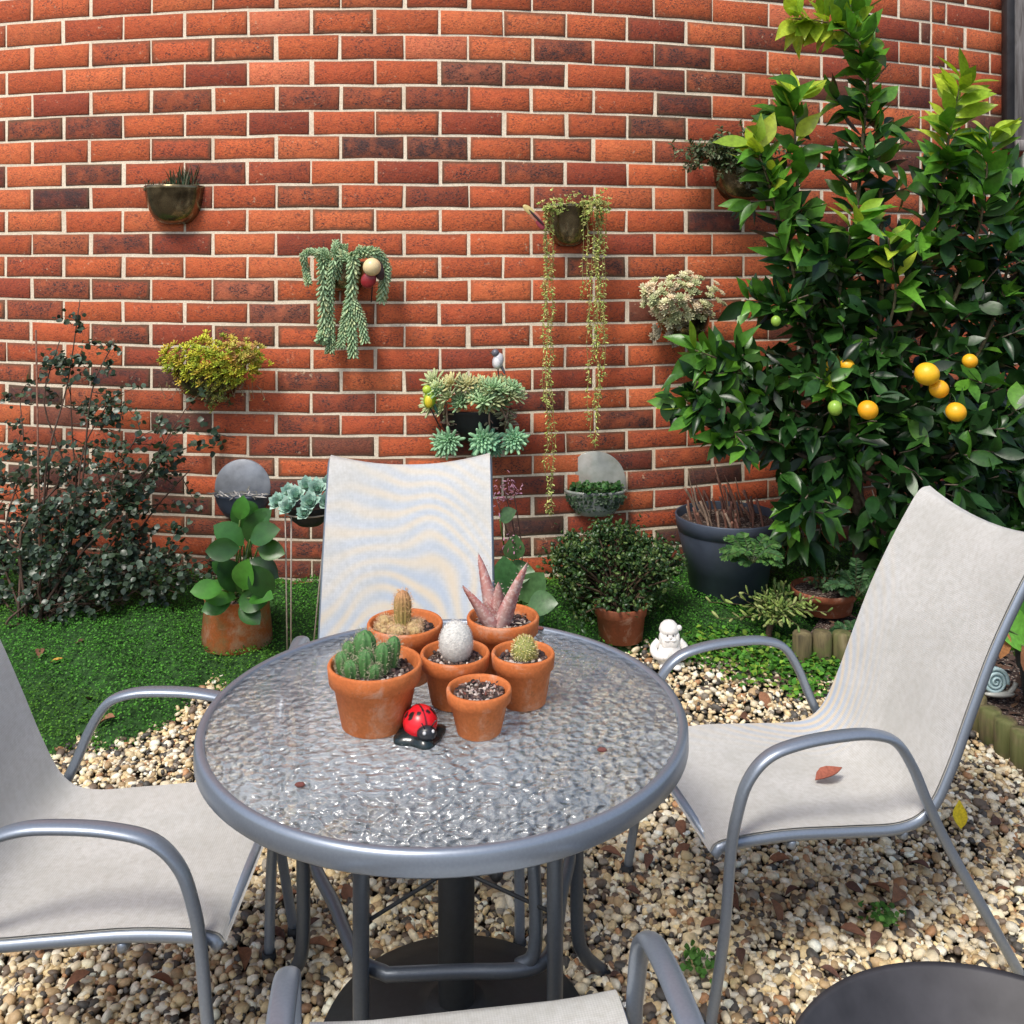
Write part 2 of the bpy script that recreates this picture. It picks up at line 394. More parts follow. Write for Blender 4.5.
# ================================================================== SETTING
# ground: one sheet with a low bank rising to the wall
gx = np.concatenate([[-60, -20, -8, -5], np.linspace(-3, 4, 57), [6, 9, 20, 60]])
gy = np.concatenate([[-60, -20, -6, -2], np.linspace(0, 6, 61), [9, 20, 60]])
XX, YY = np.meshgrid(gx, gy, indexing='ij'); ZZ = G(XX, YY)-.012
ii = np.arange(len(gx)-1)[:, None]; jj = np.arange(len(gy)-1)[None]; nn = len(gy)
Q = np.stack([ii*nn+jj, (ii+1)*nn+jj, (ii+1)*nn+jj+1, ii*nn+jj+1], -1).reshape(-1, 4)
b = B(); b.add(np.stack([XX, YY, ZZ], -1).reshape(-1, 3), Q); tag(b.obj('ground', M_ground, base=(0, 0, 0)), kind='structure')

# moss / gravel boundary on the ground
bx = A([-3, -1.75, -1.45, -1.2, -1.05, -.5, .3, .75, 1.2, 1.6, 3]); by = A([2.9, 3.0, 3.04, 3.20, 3.38, 3.5, 3.55, 3.60, 3.66, 3.6, 3.5])
def mb(x): return np.interp(x, bx, by)+.04*np.sin(x*17)+.03*np.sin(x*41+1)
# pebbles
N = 73000
Y_ = 1.15+RNG.random(N)**.85*2.55; X_ = (RNG.random(N)*2-1)*(.60*Y_)+.02
keep = (Y_ < mb(X_)+.10*RNG.random(N)+.22*(RNG.random(N) > .7)*(X_ > .6)) & (X_ < np.interp(Y_, [2.8, 3.1, 3.4, 3.7], [1.75, 1.57, 1.5, 1.36]))
X_ = X_[keep]; Y_ = Y_[keep]; N = len(X_)
sz = RNG.lognormal(math.log(.0074), .32, N); sz = np.clip(sz, .0035, .016)
fr = frames(rdir(N)*A([1, 1, .25]), rdir(N)*A([.35, .35, 1])+A([0, 0, .6]), np.stack([sz*RNG.uniform(.7, 1.0, N), sz*RNG.uniform(.9, 1.35, N), sz*RNG.uniform(.45, .75, N)], 1))
Z_ = G(X_, Y_)+sz*.45+RNG.random(N)*.011-.003
pc = A([(.76, .67, .50), (.84, .79, .67), (.62, .51, .33), (.70, .56, .33), (.46, .33, .19), (.42, .23, .12), (.17, .13, .10), (.09, .085, .08), (.28, .25, .21), (.34, .20, .12)])
pw = A([.22, .15, .11, .14, .08, .03, .13, .11, .02, .01]); pw = pw/pw.sum()
cc = pc[RNG.choice(len(pc), N, p=pw)]*(1+RNG.normal(0, .12, (N, 1)))
b = B(); PT = pebT(); addinst(b, PT, fr, np.stack([X_, Y_, Z_], 1), np.clip(cc*A([1.03, 1, .92]), .01, .9))
tag(b.obj('pebbles', M_peb, base=(0, 0, 0)), kind='stuff', label='cream brown and grey river pebbles covering the patio ground')

# ------------------------------------------------------------------ brick wall
def uvpt(u, z, off=0):
    th = np.arctan(u); px = PX0+F_*th; Wd = D/np.cos(th)
    x = (px-512)/F_*Wd
    e = 1e-3; th2 = np.arctan(u+e); x2 = (PX0+F_*th2-512)/F_*D/np.cos(th2); y2 = D/np.cos(th2)
    tx, ty = x2-x, y2-Wd; L = np.hypot(tx, ty); nx, ny = ty/L, -tx/L
    return A([x+nx*off, Wd+ny*off, z])
def yk(k): return 8.5+26*k-.125*k*k
def zk(k): return E-(yk(k)-HY)/F_*D
U0, U1 = math.tan(-.62), math.tan(.80)
wall = thing('brick_wall', 'long red and orange face brick courtyard wall with pale mortar joints behind the plants', 'wall', (0, D, 0))
b = B(); us = np.linspace(U0, U1, 60); fz = [-.4, zk(-13)]
V = []
for u in us:
    for z in fz: V.append(uvpt(u, z, 0)); 
    for z in fz: V.append(uvpt(u, z, -.12))
k = np.arange(len(us)-1)*4
Qm = [np.stack([k, k+4, k+5, k+1], 1), np.stack([k+1, k+5, k+7, k+3], 1), np.stack([k+2, k+3, k+7, k+6], 1)]
b.add(A(V), [np.concatenate(Qm), A([[0, 1, 3, 2], [len(V)-4, len(V)-2, len(V)-1, len(V)-3]])]); b.obj('mortar', M_mortar, wall, smooth=False)
blots = [(58, 200, 1), (83, 174, .8), (35, 130, .65), (370, 147, 1), (432, 149, 1), (463, 73, .75), (715, 221, 1), (785, 222, .6), (223, 170, .7), (590, 268, .85), (300, 387, .8), (560, 190, .6), (520, 545, 1),
         (140, 485, .8), (190, 512, .9), (730, 410, .6), (345, 95, .5), (600, 420, .85), (660, 80, .7), (705, 75, .6), (460, 98, .6), (110, 385, .8), (30, 400, .7), (55, 300, .5), (240, 295, .5), (270, 335, .6), (690, 475, .7), (540, 520, .9), (250, 490, .8), (260, 525, .8), (140, 570, .8), (885, 100, .5), (300, 560, .7)]
pal = A([(.56, .118, .043), (.52, .104, .040), (.61, .142, .054), (.46, .088, .036), (.34, .064, .032), (.21, .064, .040), (.63, .16, .075)])
pwt = A([.30, .22, .2, .12, .07, .04, .05])
pit = .0643; b = B(); UVs = []; BL = []; ED = []
tmpl = A([[1, 5, 6, 2]])
for k in range(-13, 33):
    z1, z0 = zk(k), zk(k+1); g = .0047
    off0 = .0056 if k % 2 == 0 else .0347
    for n in range(-14, 20):
        ua, ub = off0+n*pit, off0+(n+1)*pit
        if ub < U0 or ua > U1: continue
        ua += RNG.normal(0, .0006); ub += RNG.normal(0, .0006)
        # expansion joint near the right end
        segs = [(ua, ub)]
        uj = math.tan(.561)
        if ua < uj < ub: segs = [(ua, uj), (uj, ub)]
        for (a_, c_) in segs:
            if c_-a_ < .012: continue
            gu = .00145; a2 = a_+gu; c2 = c_-gu; zz0 = z0+g+RNG.normal(0, .0008); zz1 = z1-g+RNG.normal(0, .0008); bv = .004; bu = .001
            pr = .004+RNG.normal(0, .0006)
            vs = [uvpt(a2+bu, zz0+bv, pr), uvpt(c2-bu, zz0+bv, pr), uvpt(c2-bu, zz1-bv, pr), uvpt(a2+bu, zz1-bv, pr),
                  uvpt(a2, zz0, pr-.003), uvpt(c2, zz0, pr-.003), uvpt(c2, zz1, pr-.003), uvpt(a2, zz1, pr-.003),
                  uvpt(a2, zz0, -.006), uvpt(c2, zz0, -.006), uvpt(c2, zz1, -.006), uvpt(a2, zz1, -.006)]
            fs = [[0, 1, 2, 3]]+[[4+i, 4+(i+1) % 4, (i+1) % 4, i] for i in range(4)]+[[8+i, 8+(i+1) % 4, 4+(i+1) % 4, 4+i] for i in range(4)]
            low = max(0., min(1., (1.35-(z0+z1)/2)/1.2)); pw2 = pwt*A([1-.45*low, 1, 1-.6*low, 1+1.2*low, 1+2.6*low, 1+3*low, 1-.8*low]); pw2 = pw2/pw2.sum()  # lower courses favour brown bricks, partly standing in for shade low on the wall
            c = pal[RNG.choice(len(pal), p=pw2)]*(1+RNG.normal(0, .07))
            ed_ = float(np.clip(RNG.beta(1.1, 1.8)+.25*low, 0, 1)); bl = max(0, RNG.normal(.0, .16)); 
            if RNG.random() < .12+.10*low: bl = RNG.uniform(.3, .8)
            th = math.atan((a_+c_)/2); pxc = PX0+F_*th; pyc = HY+(E-(z0+z1)/2)/(D/math.cos(th))*F_
            for (bx_, by_, s_) in blots:
                if abs(bx_-pxc) < 30 and abs(by_-pyc) < 11: bl = s_
            if bl > .3: c = c*(1-.45*bl)+A([.09, .045, .04])*bl*.45
            vs = A(vs); jz = RNG.normal(0, .0010, 4); jx = RNG.normal(0, .0009, 4)
            for q4 in range(3): vs[q4*4:q4*4+4, 2] += jz; vs[q4*4:q4*4+4, 0] += jx
            b.add(vs, A(fs), c)
            q = [(.035, .1), (.965, .1), (.965, .9), (.035, .9)]; e4 = [(0, 0), (1, 0), (1, 1), (0, 1)]
            UVs += q+e4+e4; BL += [bl]*12; ED += [ed_]*12
o = b.obj('brickwork', M_brick, wall, smooth=False)
me = o.data; uvl = me.uv_layers.new(name='brick'); li = np.zeros(len(me.loops), np.int32); me.loops.foreach_get('vertex_index', li)
uvl.data.foreach_set('uv', A(UVs)[li].ravel().astype(np.float32))
at = me.attributes.new('blot', 'FLOAT', 'POINT'); at.data.foreach_set('value', A(BL, np.float32))
at = me.attributes.new('edg', 'FLOAT', 'POINT'); at.data.foreach_set('value', A(ED, np.float32))

# weathered timber panel at the top right, standing against the wall
t0 = thing('timber_panel', 'grey weathered timber board panel with dark edge post at the top right of the wall', 'timber panel', wp(1040, 150, .1))
b = B(); Yt = W(1020)-.16
a = P(1004, 0, Yt); c = P(1110, 140, Yt)
zt, zb = P(0, -300, Yt)[2], c[2]
for i, (x0, x1) in enumerate(((1012, 1046), (1047, 1081), (1082, 1110))):
    xa, xb = P(x0, 0, Yt)[0], P(x1, 0, Yt)[0]; b.add(*box(((xa+xb)/2, Yt, (zt+zb)/2), (xb-xa-.002, .025, zt-zb), .003))
b.obj('board', M_wood, t0, False)
b = B(); xa = P(1004, 0, Yt)[0]; xb = P(1012, 0, Yt)[0]; b.add(*box(((xa+xb)/2, Yt, (zt+zb)/2-.02), (xb-xa, .06, zt-zb+.08), .004)); b.obj('edge_post', M_iron, t0, False)
b = B(); xa = P(1012.5, 0, Yt)[0]; xb = P(1110, 0, Yt)[0]; b.add(*box(((xa+xb)/2, Yt-.015, zb-.03), (xb-xa, .05, .055), .004)); b.obj('bottom_rail', M_wood, t0, False)

# ------------------------------------------------------------------ moss lawn
N = 190000
X_ = RNG.uniform(-3.0, 2.6, N); Y_ = 3.0+RNG.random(N)*1.6
lump = lambda x, y: .016*np.sin(x*9+np.sin(y*7))*np.cos(y*11+x*3)+.012*np.sin(x*23+y*17)+.035*np.exp(-((x+1.35)/.5)**2-((y-3.5)/.25)**2)
ok = (Y_ > mb(X_)+RNG.normal(0, .012, N)) & ((X_ < .35) | (RNG.random(N) < .55+.4*(Y_ > 3.62))) & (np.abs(X_) < .6*Y_+.2)
X_ = X_[ok]; Y_ = Y_[ok]; N = len(X_)
edge = np.clip((Y_-mb(X_))/.12, 0, 1)
Z_ = G(X_, Y_)+(.028+lump(X_, Y_))*edge+RNG.random(N)*.012
d = rdir(N)*A([1, 1, .5])+A([0, -.25, .25]); s = RNG.uniform(.005, .0095, N)
mt = leafT([.7, .9], .1, .15)
b = B(); cs = colmix(N, [(.055, .205, .022), (.075, .255, .028), (.042, .15, .018), (.09, .29, .034), (.035, .115, .018)], .2)
pat = np.sin(X_*5.3)*np.sin(Y_*8.1+X_*2)
cs[pat > .55] *= A([1.1, .9, .8])
addinst(b, mt, frames(d, A([0, -.2, 1.])+rdir(N)*.5, s), np.stack([X_, Y_, Z_], 1), cs)
tag(b.obj('moss_lawn', M_moss, base=(0, 0, 0)), kind='stuff', label='low dense bright green moss-like ground cover in front of the wall')
# darker ground surface under the moss so nothing shines through
gx2 = np.linspace(-3.2, 2.8, 121); t_ = np.linspace(0, 1, 25)
XX, TT = np.meshgrid(gx2, t_, indexing='ij'); Y0 = mb(XX)+.01; YY = Y0+TT*(4.9-Y0)
ZZ = G(XX, YY)+(.02+lump(XX, YY))*np.clip((YY-Y0)/.12, 0, 1)-.003
ii = np.arange(120)[:, None]; jj = np.arange(24)[None]; Q = np.stack([ii*25+jj, (ii+1)*25+jj, (ii+1)*25+jj+1, ii*25+jj+1], -1).reshape(-1, 4)
b = B(); b.add(np.stack([XX, YY, ZZ], -1).reshape(-1, 3), Q); tag(b.obj('garden_soil', plain('moss_underlay', (.022, .075, .012), .95, nz=40, amt=.5), base=(0, 0, 0)), kind='structure')

# weeds creeping over the pebbles at the right of the lawn
N = 2600; ctr = []
for (px, py, sp, w) in [(745, 655, .09, 3), (790, 665, .1, 3), (820, 672, .08, 2), (715, 650, .05, 1.5), (850, 680, .06, 1), (803, 697, .03, .8), (760, 678, .06, 1), (700, 660, .04, 1)]:
    n = int(w*150); g0 = gp(px, py); ctr.append(np.stack([g0[0]+RNG.normal(0, sp, n), g0[1]+RNG.normal(0, sp*.6, n)], 1))
xy = np.concatenate(ctr); N = len(xy); Z_ = G(xy[:, 0], xy[:, 1])+RNG.random(N)*.035+.01
b = B(); addinst(b, leafT([.6, .8, .5], .1, .2), frames(rdir(N)*A([1, 1, .4])+A([0, -.2, .3]), A([0, -.3, 1.])+rdir(N)*.4, RNG.uniform(.012, .026, N)), np.column_stack([xy, Z_]), colmix(N, [(.06, .2, .025), (.1, .28, .03), (.05, .14, .02), (.2, .33, .04)], .2))
tag(b.obj('creeping_weeds', M_moss, base=(0, 0, 0)), kind='stuff', label='patchy bright green weeds creeping over pebbles by the white figurine')

# ================================================================== CHAIRS
prof0 = spline([(.285, .352), (.255, .372), (.12, .378), (-.03, .368), (-.15, .362), (-.215, .39), (-.262, .47), (-.312, .59), (-.362, .705), (-.415, .805), (-.463, .885), (-.505, .945), (-.535, .955)], 5)
profR = spline([(.285, .375), (.255, .398), (.12, .395), (-.03, .368), (-.15, .362), (-.215, .385), (-.272, .45), (-.33, .52), (-.39, .59), (-.45, .65), (-.51, .70), (-.56, .74), (-.59, .745)], 5)
def make_chair(label, prof=prof0):
    ty, tz = prof[-1][0]+0, prof[-1][1]-.019
    t = thing('patio_chair', label, 'chair', (0, 0, 0), 'sling patio chairs around the table')
    # sling
    xs = np.linspace(-.243, .243, 15); V = []; UV = []
    T = nrm(np.gradient(prof, axis=0)); Nn = np.stack([-T[:, 1], T[:, 0]], 1)
    L = np.concatenate([[0], np.cumsum(np.linalg.norm(np.diff(prof, axis=0), axis=1))])
    for lay, dz in ((0, .002), (1, -.002)):
        for i, (y, z) in enumerate(prof):
            for x in xs:
                sag = .014*(1-(x/.243)**2)*(math.sin(min(1, i/6)*PI/2)); topdip = .022*(1-(x/.243)**2)*max(0, (i-50)/(len(prof)-50))
                n2 = Nn[i]*(-1 if Nn[i][1] < 0 else 1)
                V.append([x, y-n2[0]*(sag-dz)*(1), z+(-abs(n2[1])*(sag))+dz-topdip]); UV.append((x+.5, L[i]))
    m = len(prof); w = len(xs); i = np.arange(m-1)[:, None]; j = np.arange(w-1)[None]
    Q1 = np.stack([i*w+j, i*w+j+1, (i+1)*w+j+1, (i+1)*w+j], -1).reshape(-1, 4)
    b = B(); b.add(V, [Q1, Q1[:, ::-1]+m*w]); o = b.obj('sling', M_sling, t)
    me = o.data; ul = me.uv_layers.new(name='cloth'); li = np.zeros(len(me.loops), np.int32); me.loops.foreach_get('vertex_index', li); ul.data.foreach_set('uv', A(UV)[li].ravel().astype(np.float32))
    for s in (-1, 1):
        b = B(); p3 = np.column_stack([np.full(len(prof), s*.238), prof[:, 0]-np.abs(Nn[:, 0])*.015, prof[:, 1]-np.abs(Nn[:, 1])*.015]); b.add(*tube(p3, .0125, 10)); b.obj('side_rail', M_steel, t)
    b = B(); b.add(*tube([(-.236, .272, .352), (.236, .272, .352)], .011, 10)); b.obj('front_bar', M_steel, t)
    b = B(); pb = spline([(-.236, ty, tz), (-.1, ty, tz-.02), (.1, ty, tz-.02), (.236, ty, tz)], 6); b.add(*tube(pb, .0105, 10)); b.obj('top_bar', M_steel, t)
    arm = [(.300, 0.005), (.268, .20), (.248, .36), (.236, .43), (.212, .50), (.165, .548), (.09, .568), (0, .574), (-.07, .570), (-.125, .548), (-.165, .49), (-.20, .41), (-.25, .31), (-.335, .16), (-.425, .005)]
    for s in (-1, 1):
        pts = spline([(s*(.268+.012*(z < .3)), y, z) for y, z in arm], 6)
        wd = np.interp(pts[:, 2], [0, .3, .5, .56], [.0115, .0125, .0165, .019]); th = np.interp(pts[:, 2], [0, .4, .56], [.0115, .0115, .0105])
        b = B(); b.add(*tube(pts, wd, 14, side=(1, 0, 0), ry=th)); fo = b.obj('arm_frame', M_steel, t)
        for q in (pts[0], pts[-1]):
            b = B(); b.add(*lathe([(.0001, 0), (.016, 0), (.017, .01), (.015, .03), (.0118, .03)], 12, (q[0], q[1], -.004))); b.obj('foot_cap', M_dark, fo)
    for (y, z) in ((.10, .345), (-.16, .335)):
        b = B(); p = spline([(-.238, y, z+.01), (-.2, y, z-.008), (.2, y, z-.008), (.238, y, z+.01)], 5); b.add(*tube(p, .010, 8)); b.obj('crossbar', M_steel, t)
    return t
def yaw(fx, fy): return math.atan2(fy, fx)-PI/2
ch = make_chair('grey sling patio chair at left, cut off by the left frame edge, on pebbles')
ch.location = (-.80, 2.03, 0); ch.rotation_euler = (0, 0, yaw(1, .01))
def place(label, loc, f, mat=None):
    c = copy_tree(ch); c['label'] = label; c.location = loc; c.rotation_euler = (0, 0, yaw(*f))
    if mat:
        for k in c.children:
            if k.name.startswith('sling'): k.data = k.data.copy(); k.data.materials[0] = mat
    return c
cr = place('pale sling patio chair at right of the table with a dead leaf on its seat', (.639, 2.34, 0), (-.98, -.2), M_sling_r)
place('sling patio chair behind the table facing the camera, backrest coloured with blue and orange moire bands', (-.28, 2.545, 0), (.06, -1), M_sling_b)
cr.scale = (.95, 1, 1)
c5 = make_chair('sling patio chair nearest the camera, only seat edge and arm tops in view', profR)
c5.location = (-.035, 1.315, 0); c5.rotation_euler = (0, 0, yaw(-.14, .99))

# ================================================================== TABLE
TC = A([-.130, 1.945]); TZ = .697; TR = .466
tb = thing('patio_table', 'round patio table with hammered glass top and grey metal rim and legs', 'table', (TC[0], TC[1], 0))
c3 = (TC[0], TC[1], 0)
b = B(); b.add(*lathe([(0.0001, TZ-.006), (TR-.014, TZ-.006), (TR-.014, TZ), (.0001, TZ)], 96, c3)); b.obj('glass_top', M_glass, tb, False)
b = B(); b.add(*lathe([(TR-.020, TZ-.008), (TR-.018, TZ+.001), (TR-.013, TZ+.0045), (TR-.004, TZ+.003), (TR, TZ-.004), (TR+.001, TZ-.032), (TR-.004, TZ-.037), (TR-.008, TZ-.036), (TR-.009, TZ-.009), (TR-.020, TZ-.008)], 120, c3)); b.obj('rim', M_steel, tb)
legs = [(-.13, -.225), (.205, -.205), (-.31, .16), (.27, .20)]
for (x, y) in legs:
    X, Y = TC[0]+x, TC[1]+y; r = math.hypot(x, y); ox, oy = x/r, y/r
    k = .40
    p = spline([(TC[0]+ox*k, TC[1]+oy*k, TZ-.030), (TC[0]+ox*(r+.07), TC[1]+oy*(r+.07), TZ-.034), (X+ox*.012, Y+oy*.012, TZ-.06), (X, Y, TZ-.15), (X, Y, .35), (X, Y, .14), (X+ox*.02, Y+oy*.02, .07), (X+ox*.07, Y+oy*.07, .012)], 7)
    b = B(); b.add(*tube(p, .0145, 12)); lg = b.obj('leg', M_leg_shade, tb)
    b = B(); e = p[-1]; b.add(*lathe([(.0001, 0), (.02, 0), (.021, .012), (.015, .022)], 12, (e[0], e[1], -.003))); b.obj('foot_cap', M_dark, lg)
def ring(z, dr):
    pts = []
    Lg = [legs[0], legs[1], legs[3], legs[2]]
    for i in range(4):
        a = A(Lg[i])*(1-dr); c = A(Lg[(i+1) % 4])*(1-dr)
        pts += [a+(c-a)*.12, a+(c-a)*.5, a+(c-a)*.88]
    pts = [(TC[0]+p[0], TC[1]+p[1], z) for p in pts]; pts.append(pts[0]); s_ = spline(pts, 6)[:-1]
    return tube(s_, .0125, 10, closed=True)
b = B(); b.add(*ring(.335, .05)); b.obj('lower_brace', M_leg_shade, tb)
q1 = A(legs[1])*.93+TC; b = B(); b.add(*tube(spline([(q1[0]-.05, q1[1]+.0, .335), (q1[0]-.022, q1[1]+.0, .36), (q1[0]-.02, q1[1]+.02, .46), (q1[0]-.035, q1[1]+.05, TZ-.035)], 6), .0125, 10)); b.obj('riser', M_leg_shade, tb)
for (i, j) in ((0, 3), (1, 2)):
    b = B(); a, c = A(legs[i]), A(legs[j]); b.add(*tube([(TC[0]+a[0], TC[1]+a[1], .43+.006*i), (TC[0]+c[0], TC[1]+c[1], .43+.006*i)], .0035, 8)); b.obj('cross_rod', M_dark, tb)
b = B(); b.add(*lathe([(.045, TZ-.012), (.055, TZ-.012), (.055, TZ-.04), (.045, TZ-.04), (.045, TZ-.012)], 24, c3)); b.obj('centre_ring', M_steel, tb)
# parasol base
ub = thing('parasol_base', 'black round parasol base with black pole stub under the table', 'parasol base', (TC[0]+.02, TC[1]-.02, 0))
uc = (TC[0]+.02, TC[1]+.03, .012)
b = B(); b.add(*lathe([(.0001, .012), (.265, .012), (.27, .03), (.262, .045), (.20, .062), (.09, .085), (.06, .09), (.055, .10), (.0001, .10)], 56, uc)); b.obj('base_plate', M_dark, ub)
b = B(); b.add(*lathe([(.036, .09), (.036, TZ-.05), (.030, TZ-.045), (.0001, TZ-.045)], 20, uc)); b.obj('pole_socket', M_dark, ub)
b = B(); b.add(*tube(spline([(uc[0]+.036, uc[1]-.02, .40), (uc[0]+.06, uc[1]-.03, .40), (uc[0]+.075, uc[1]-.035, .385)], 5), .006, 8)); b.add(*ball((uc[0]+.08, uc[1]-.037, .38), .013)); b.obj('clamp_knob', M_dark, ub)
# ================================================================== POTS
def pot_geo(c, r, h, rb, collar=.3, th=.008, n=48):
    R = r; z = c[2]; hc = h*(1-collar); rm = rb+(R*.92-rb)*(1-collar)+.001
    pf = [(.0001, 0), (rb-.004, 0), (rb, .003), (rm, hc-.001), (max(rm+.005, R*.955), hc+.003), (R-.001, h-.004), (R-.003, h), (R-th+.001, h), (R-th-.001, h-.004), (R-th-.006, h*.75), (rb-th, th), (.0001, th)]
    return lathe(pf, n, c)
def chips(b, c, r, n, s=.006, pal=None):
    a = RNG.random(n)*2*PI; q = np.sqrt(RNG.random(n))*r; pos = np.stack([c[0]+np.cos(a)*q, c[1]+np.sin(a)*q, c[2]+RNG.random(n)*.004], 1)
    sc = RNG.uniform(.4, 1, (n, 3))*s; addinst(b, PT, frames(rdir(n), rdir(n), sc), pos, colmix(n, pal or [(.03, .02, .016), (.09, .05, .035), (.16, .10, .08), (.45, .38, .33), (.05, .03, .03)], .3))
def potted(name, label, cat, c, r, h, rb, mat, group=None, soil=.82, collar=.3, chipn=260, chips_=.006):
    t = thing(name, label, cat, c, group)
    b = B(); b.add(*pot_geo(c, r, h, rb, collar)); b.obj('pot', mat, t)
    b = B(); sr = (r-.011)*.985-(1-soil)*h*.14; zs = c[2]+h*soil; b.add(*lathe([(.0001, zs+.004), (sr*.6, zs+.002), (sr, zs)], 32, (c[0], c[1], 0))); s_ = b.obj('soil', M_soil, t)
    if chipn:
        b = B(); chips(b, (c[0], c[1], zs+.001), sr*.95, chipn, chips_); b.obj('bark_chips', M_chip, s_)
    return t, A([c[0], c[1], zs])
def cactus_col(b, c, r, h, ribs=10, col=(.10, .22, .07), lean=(0, 0), spines=True, sc=(.7, .65, .5), tip=None):
    n = ribs*4; t = np.linspace(0, 1, 12); V = []
    for i, q in enumerate(t):
        rr = r*(.8+.25*math.sin(q*PI*.7))*math.sqrt(max(0.0001, 1-max(0, (q-.62)/.38)**2.2))
        a = np.arange(n)*2*PI/n; k = rr*(1+.12*np.cos(a*ribs))
        V.append(np.stack([c[0]+np.cos(a)*k+lean[0]*q*h, c[1]+np.sin(a)*k+lean[1]*q*h, np.full(n, c[2]+q*h)], 1))
    VV = np.concatenate(V); i = np.arange(11)[:, None]; j = np.arange(n)[None]
    Q = np.stack([i*n+j, i*n+(j+1) % n, (i+1)*n+(j+1) % n, (i+1)*n+j], -1).reshape(-1, 4)
    a = np.tile(np.arange(n)*2*PI/n, 12); rib = np.cos(a*ribs)[:, None]*.5+.5
    qq = np.repeat(t, n)[:, None]
    cc = A(col)*(.75+.35*rib)
    if tip is not None: cc = cc*(1-qq**2)+A(tip)*qq**2
    b.add(VV, [Q], cc)
    if spines:
        pos = []; d = []
        for rb_ in range(ribs):
            a = rb_*2*PI/ribs
            for q in np.linspace(.15, .97, 9):
                rr = r*1.1*(.8+.25*math.sin(q*PI*.7))*math.sqrt(max(0.0001, 1-max(0, (q-.62)/.38)**2.2))
                for _ in range(6):
                    pos.append((c[0]+math.cos(a)*rr+lean[0]*q*h, c[1]+math.sin(a)*rr+lean[1]*q*h, c[2]+q*h)); d.append(A([math.cos(a), math.sin(a), .6*q])+RNG.normal(0, .6, 3))
        n = len(pos); addinst(b, leafT([.10], 0, 0), frames(A(d), rdir(n), RNG.uniform(.35, .6, n)*max(r, .014)), A(pos), colmix(n, [sc], .15))
GP = 'terracotta pots on the glass table'
def tp(px, Y, r, h, rb, label, n=220):
    return potted('cactus_pot', label, 'potted plant', (float((px-512)/F_*Y), Y, TZ), r, h, rb, M_terra, GP, chipn=n)
# A: ribbed green cluster
t, s = tp(375, 1.885, .090, .118, .062, 'largest terracotta pot on the table holding a cluster of ribbed green cacti')
b = B()
for (dx, dy, r, h) in [(-.040, -.012, .013, .050), (-.024, -.030, .013, .042), (.0, -.022, .014, .058), (-.006, .012, .019, .080), (-.032, .016, .013, .058), (.026, -.010, .014, .066), (.040, .010, .013, .070), (.018, -.036, .010, .036)]:
    cactus_col(b, (s[0]+dx-.014, s[1]+dy, s[2]-.004), r, h, 8, (.085, .22, .06), (dx*3.2, dy*1.2), sc=(.42, .40, .26))
b.obj('cactus', M_fur, t)
# B: little yellow column with clustered offsets
t, s = tp(405, 2.085, .080, .118, .055, 'terracotta pot at the back left holding a tall spiny yellow cactus with round offsets')
b = B(); cactus_col(b, (s[0]-.005, s[1], s[2]), .016, .088, 12, (.34, .30, .09), sc=(.75, .45, .22), tip=(.5, .25, .12))
for _ in range(26):
    a = RNG.random()*2*PI; q = RNG.uniform(.022, .045); cactus_col(b, (s[0]-.008+math.cos(a)*q, s[1]+math.sin(a)*q-.004, s[2]-.004), .011, RNG.uniform(.018, .032), 8, (.45, .27, .09), sc=(.7, .5, .3), tip=(.55, .42, .2))
b.obj('cactus', M_fur, t)
# C: white woolly ball
t, s = tp(455, 1.975, .070, .100, .047, 'middle terracotta pot holding a round white woolly cactus')
b = B(); cz = s[2]+.036
b.add(*ball((s[0]+.002, s[1], cz), (.033, .033, .042), 24, 16), (.66, .65, .60))
n = 2600; i = np.arange(n); zz = 1-2*(i+.5)/n*.92; an = i*2.39996; rr = np.sqrt(1-zz**2); nv = np.stack([rr*np.cos(an), rr*np.sin(an), zz], 1)
pos = nv*A([.033, .033, .042])+A([s[0]+.002, s[1], cz])
addinst(b, leafT([.28], 0, 0), frames(np.cross(nv, [0, 0, 1.])*RNG.choice([-1, 1], (n, 1))+rdir(n)*.5, nv, RNG.uniform(.003, .0045, n)), pos*1.0+nv*.0012, colmix(n, [(.82, .80, .75), (.72, .70, .65)], .05)); b.obj('cactus', M_fur, t)
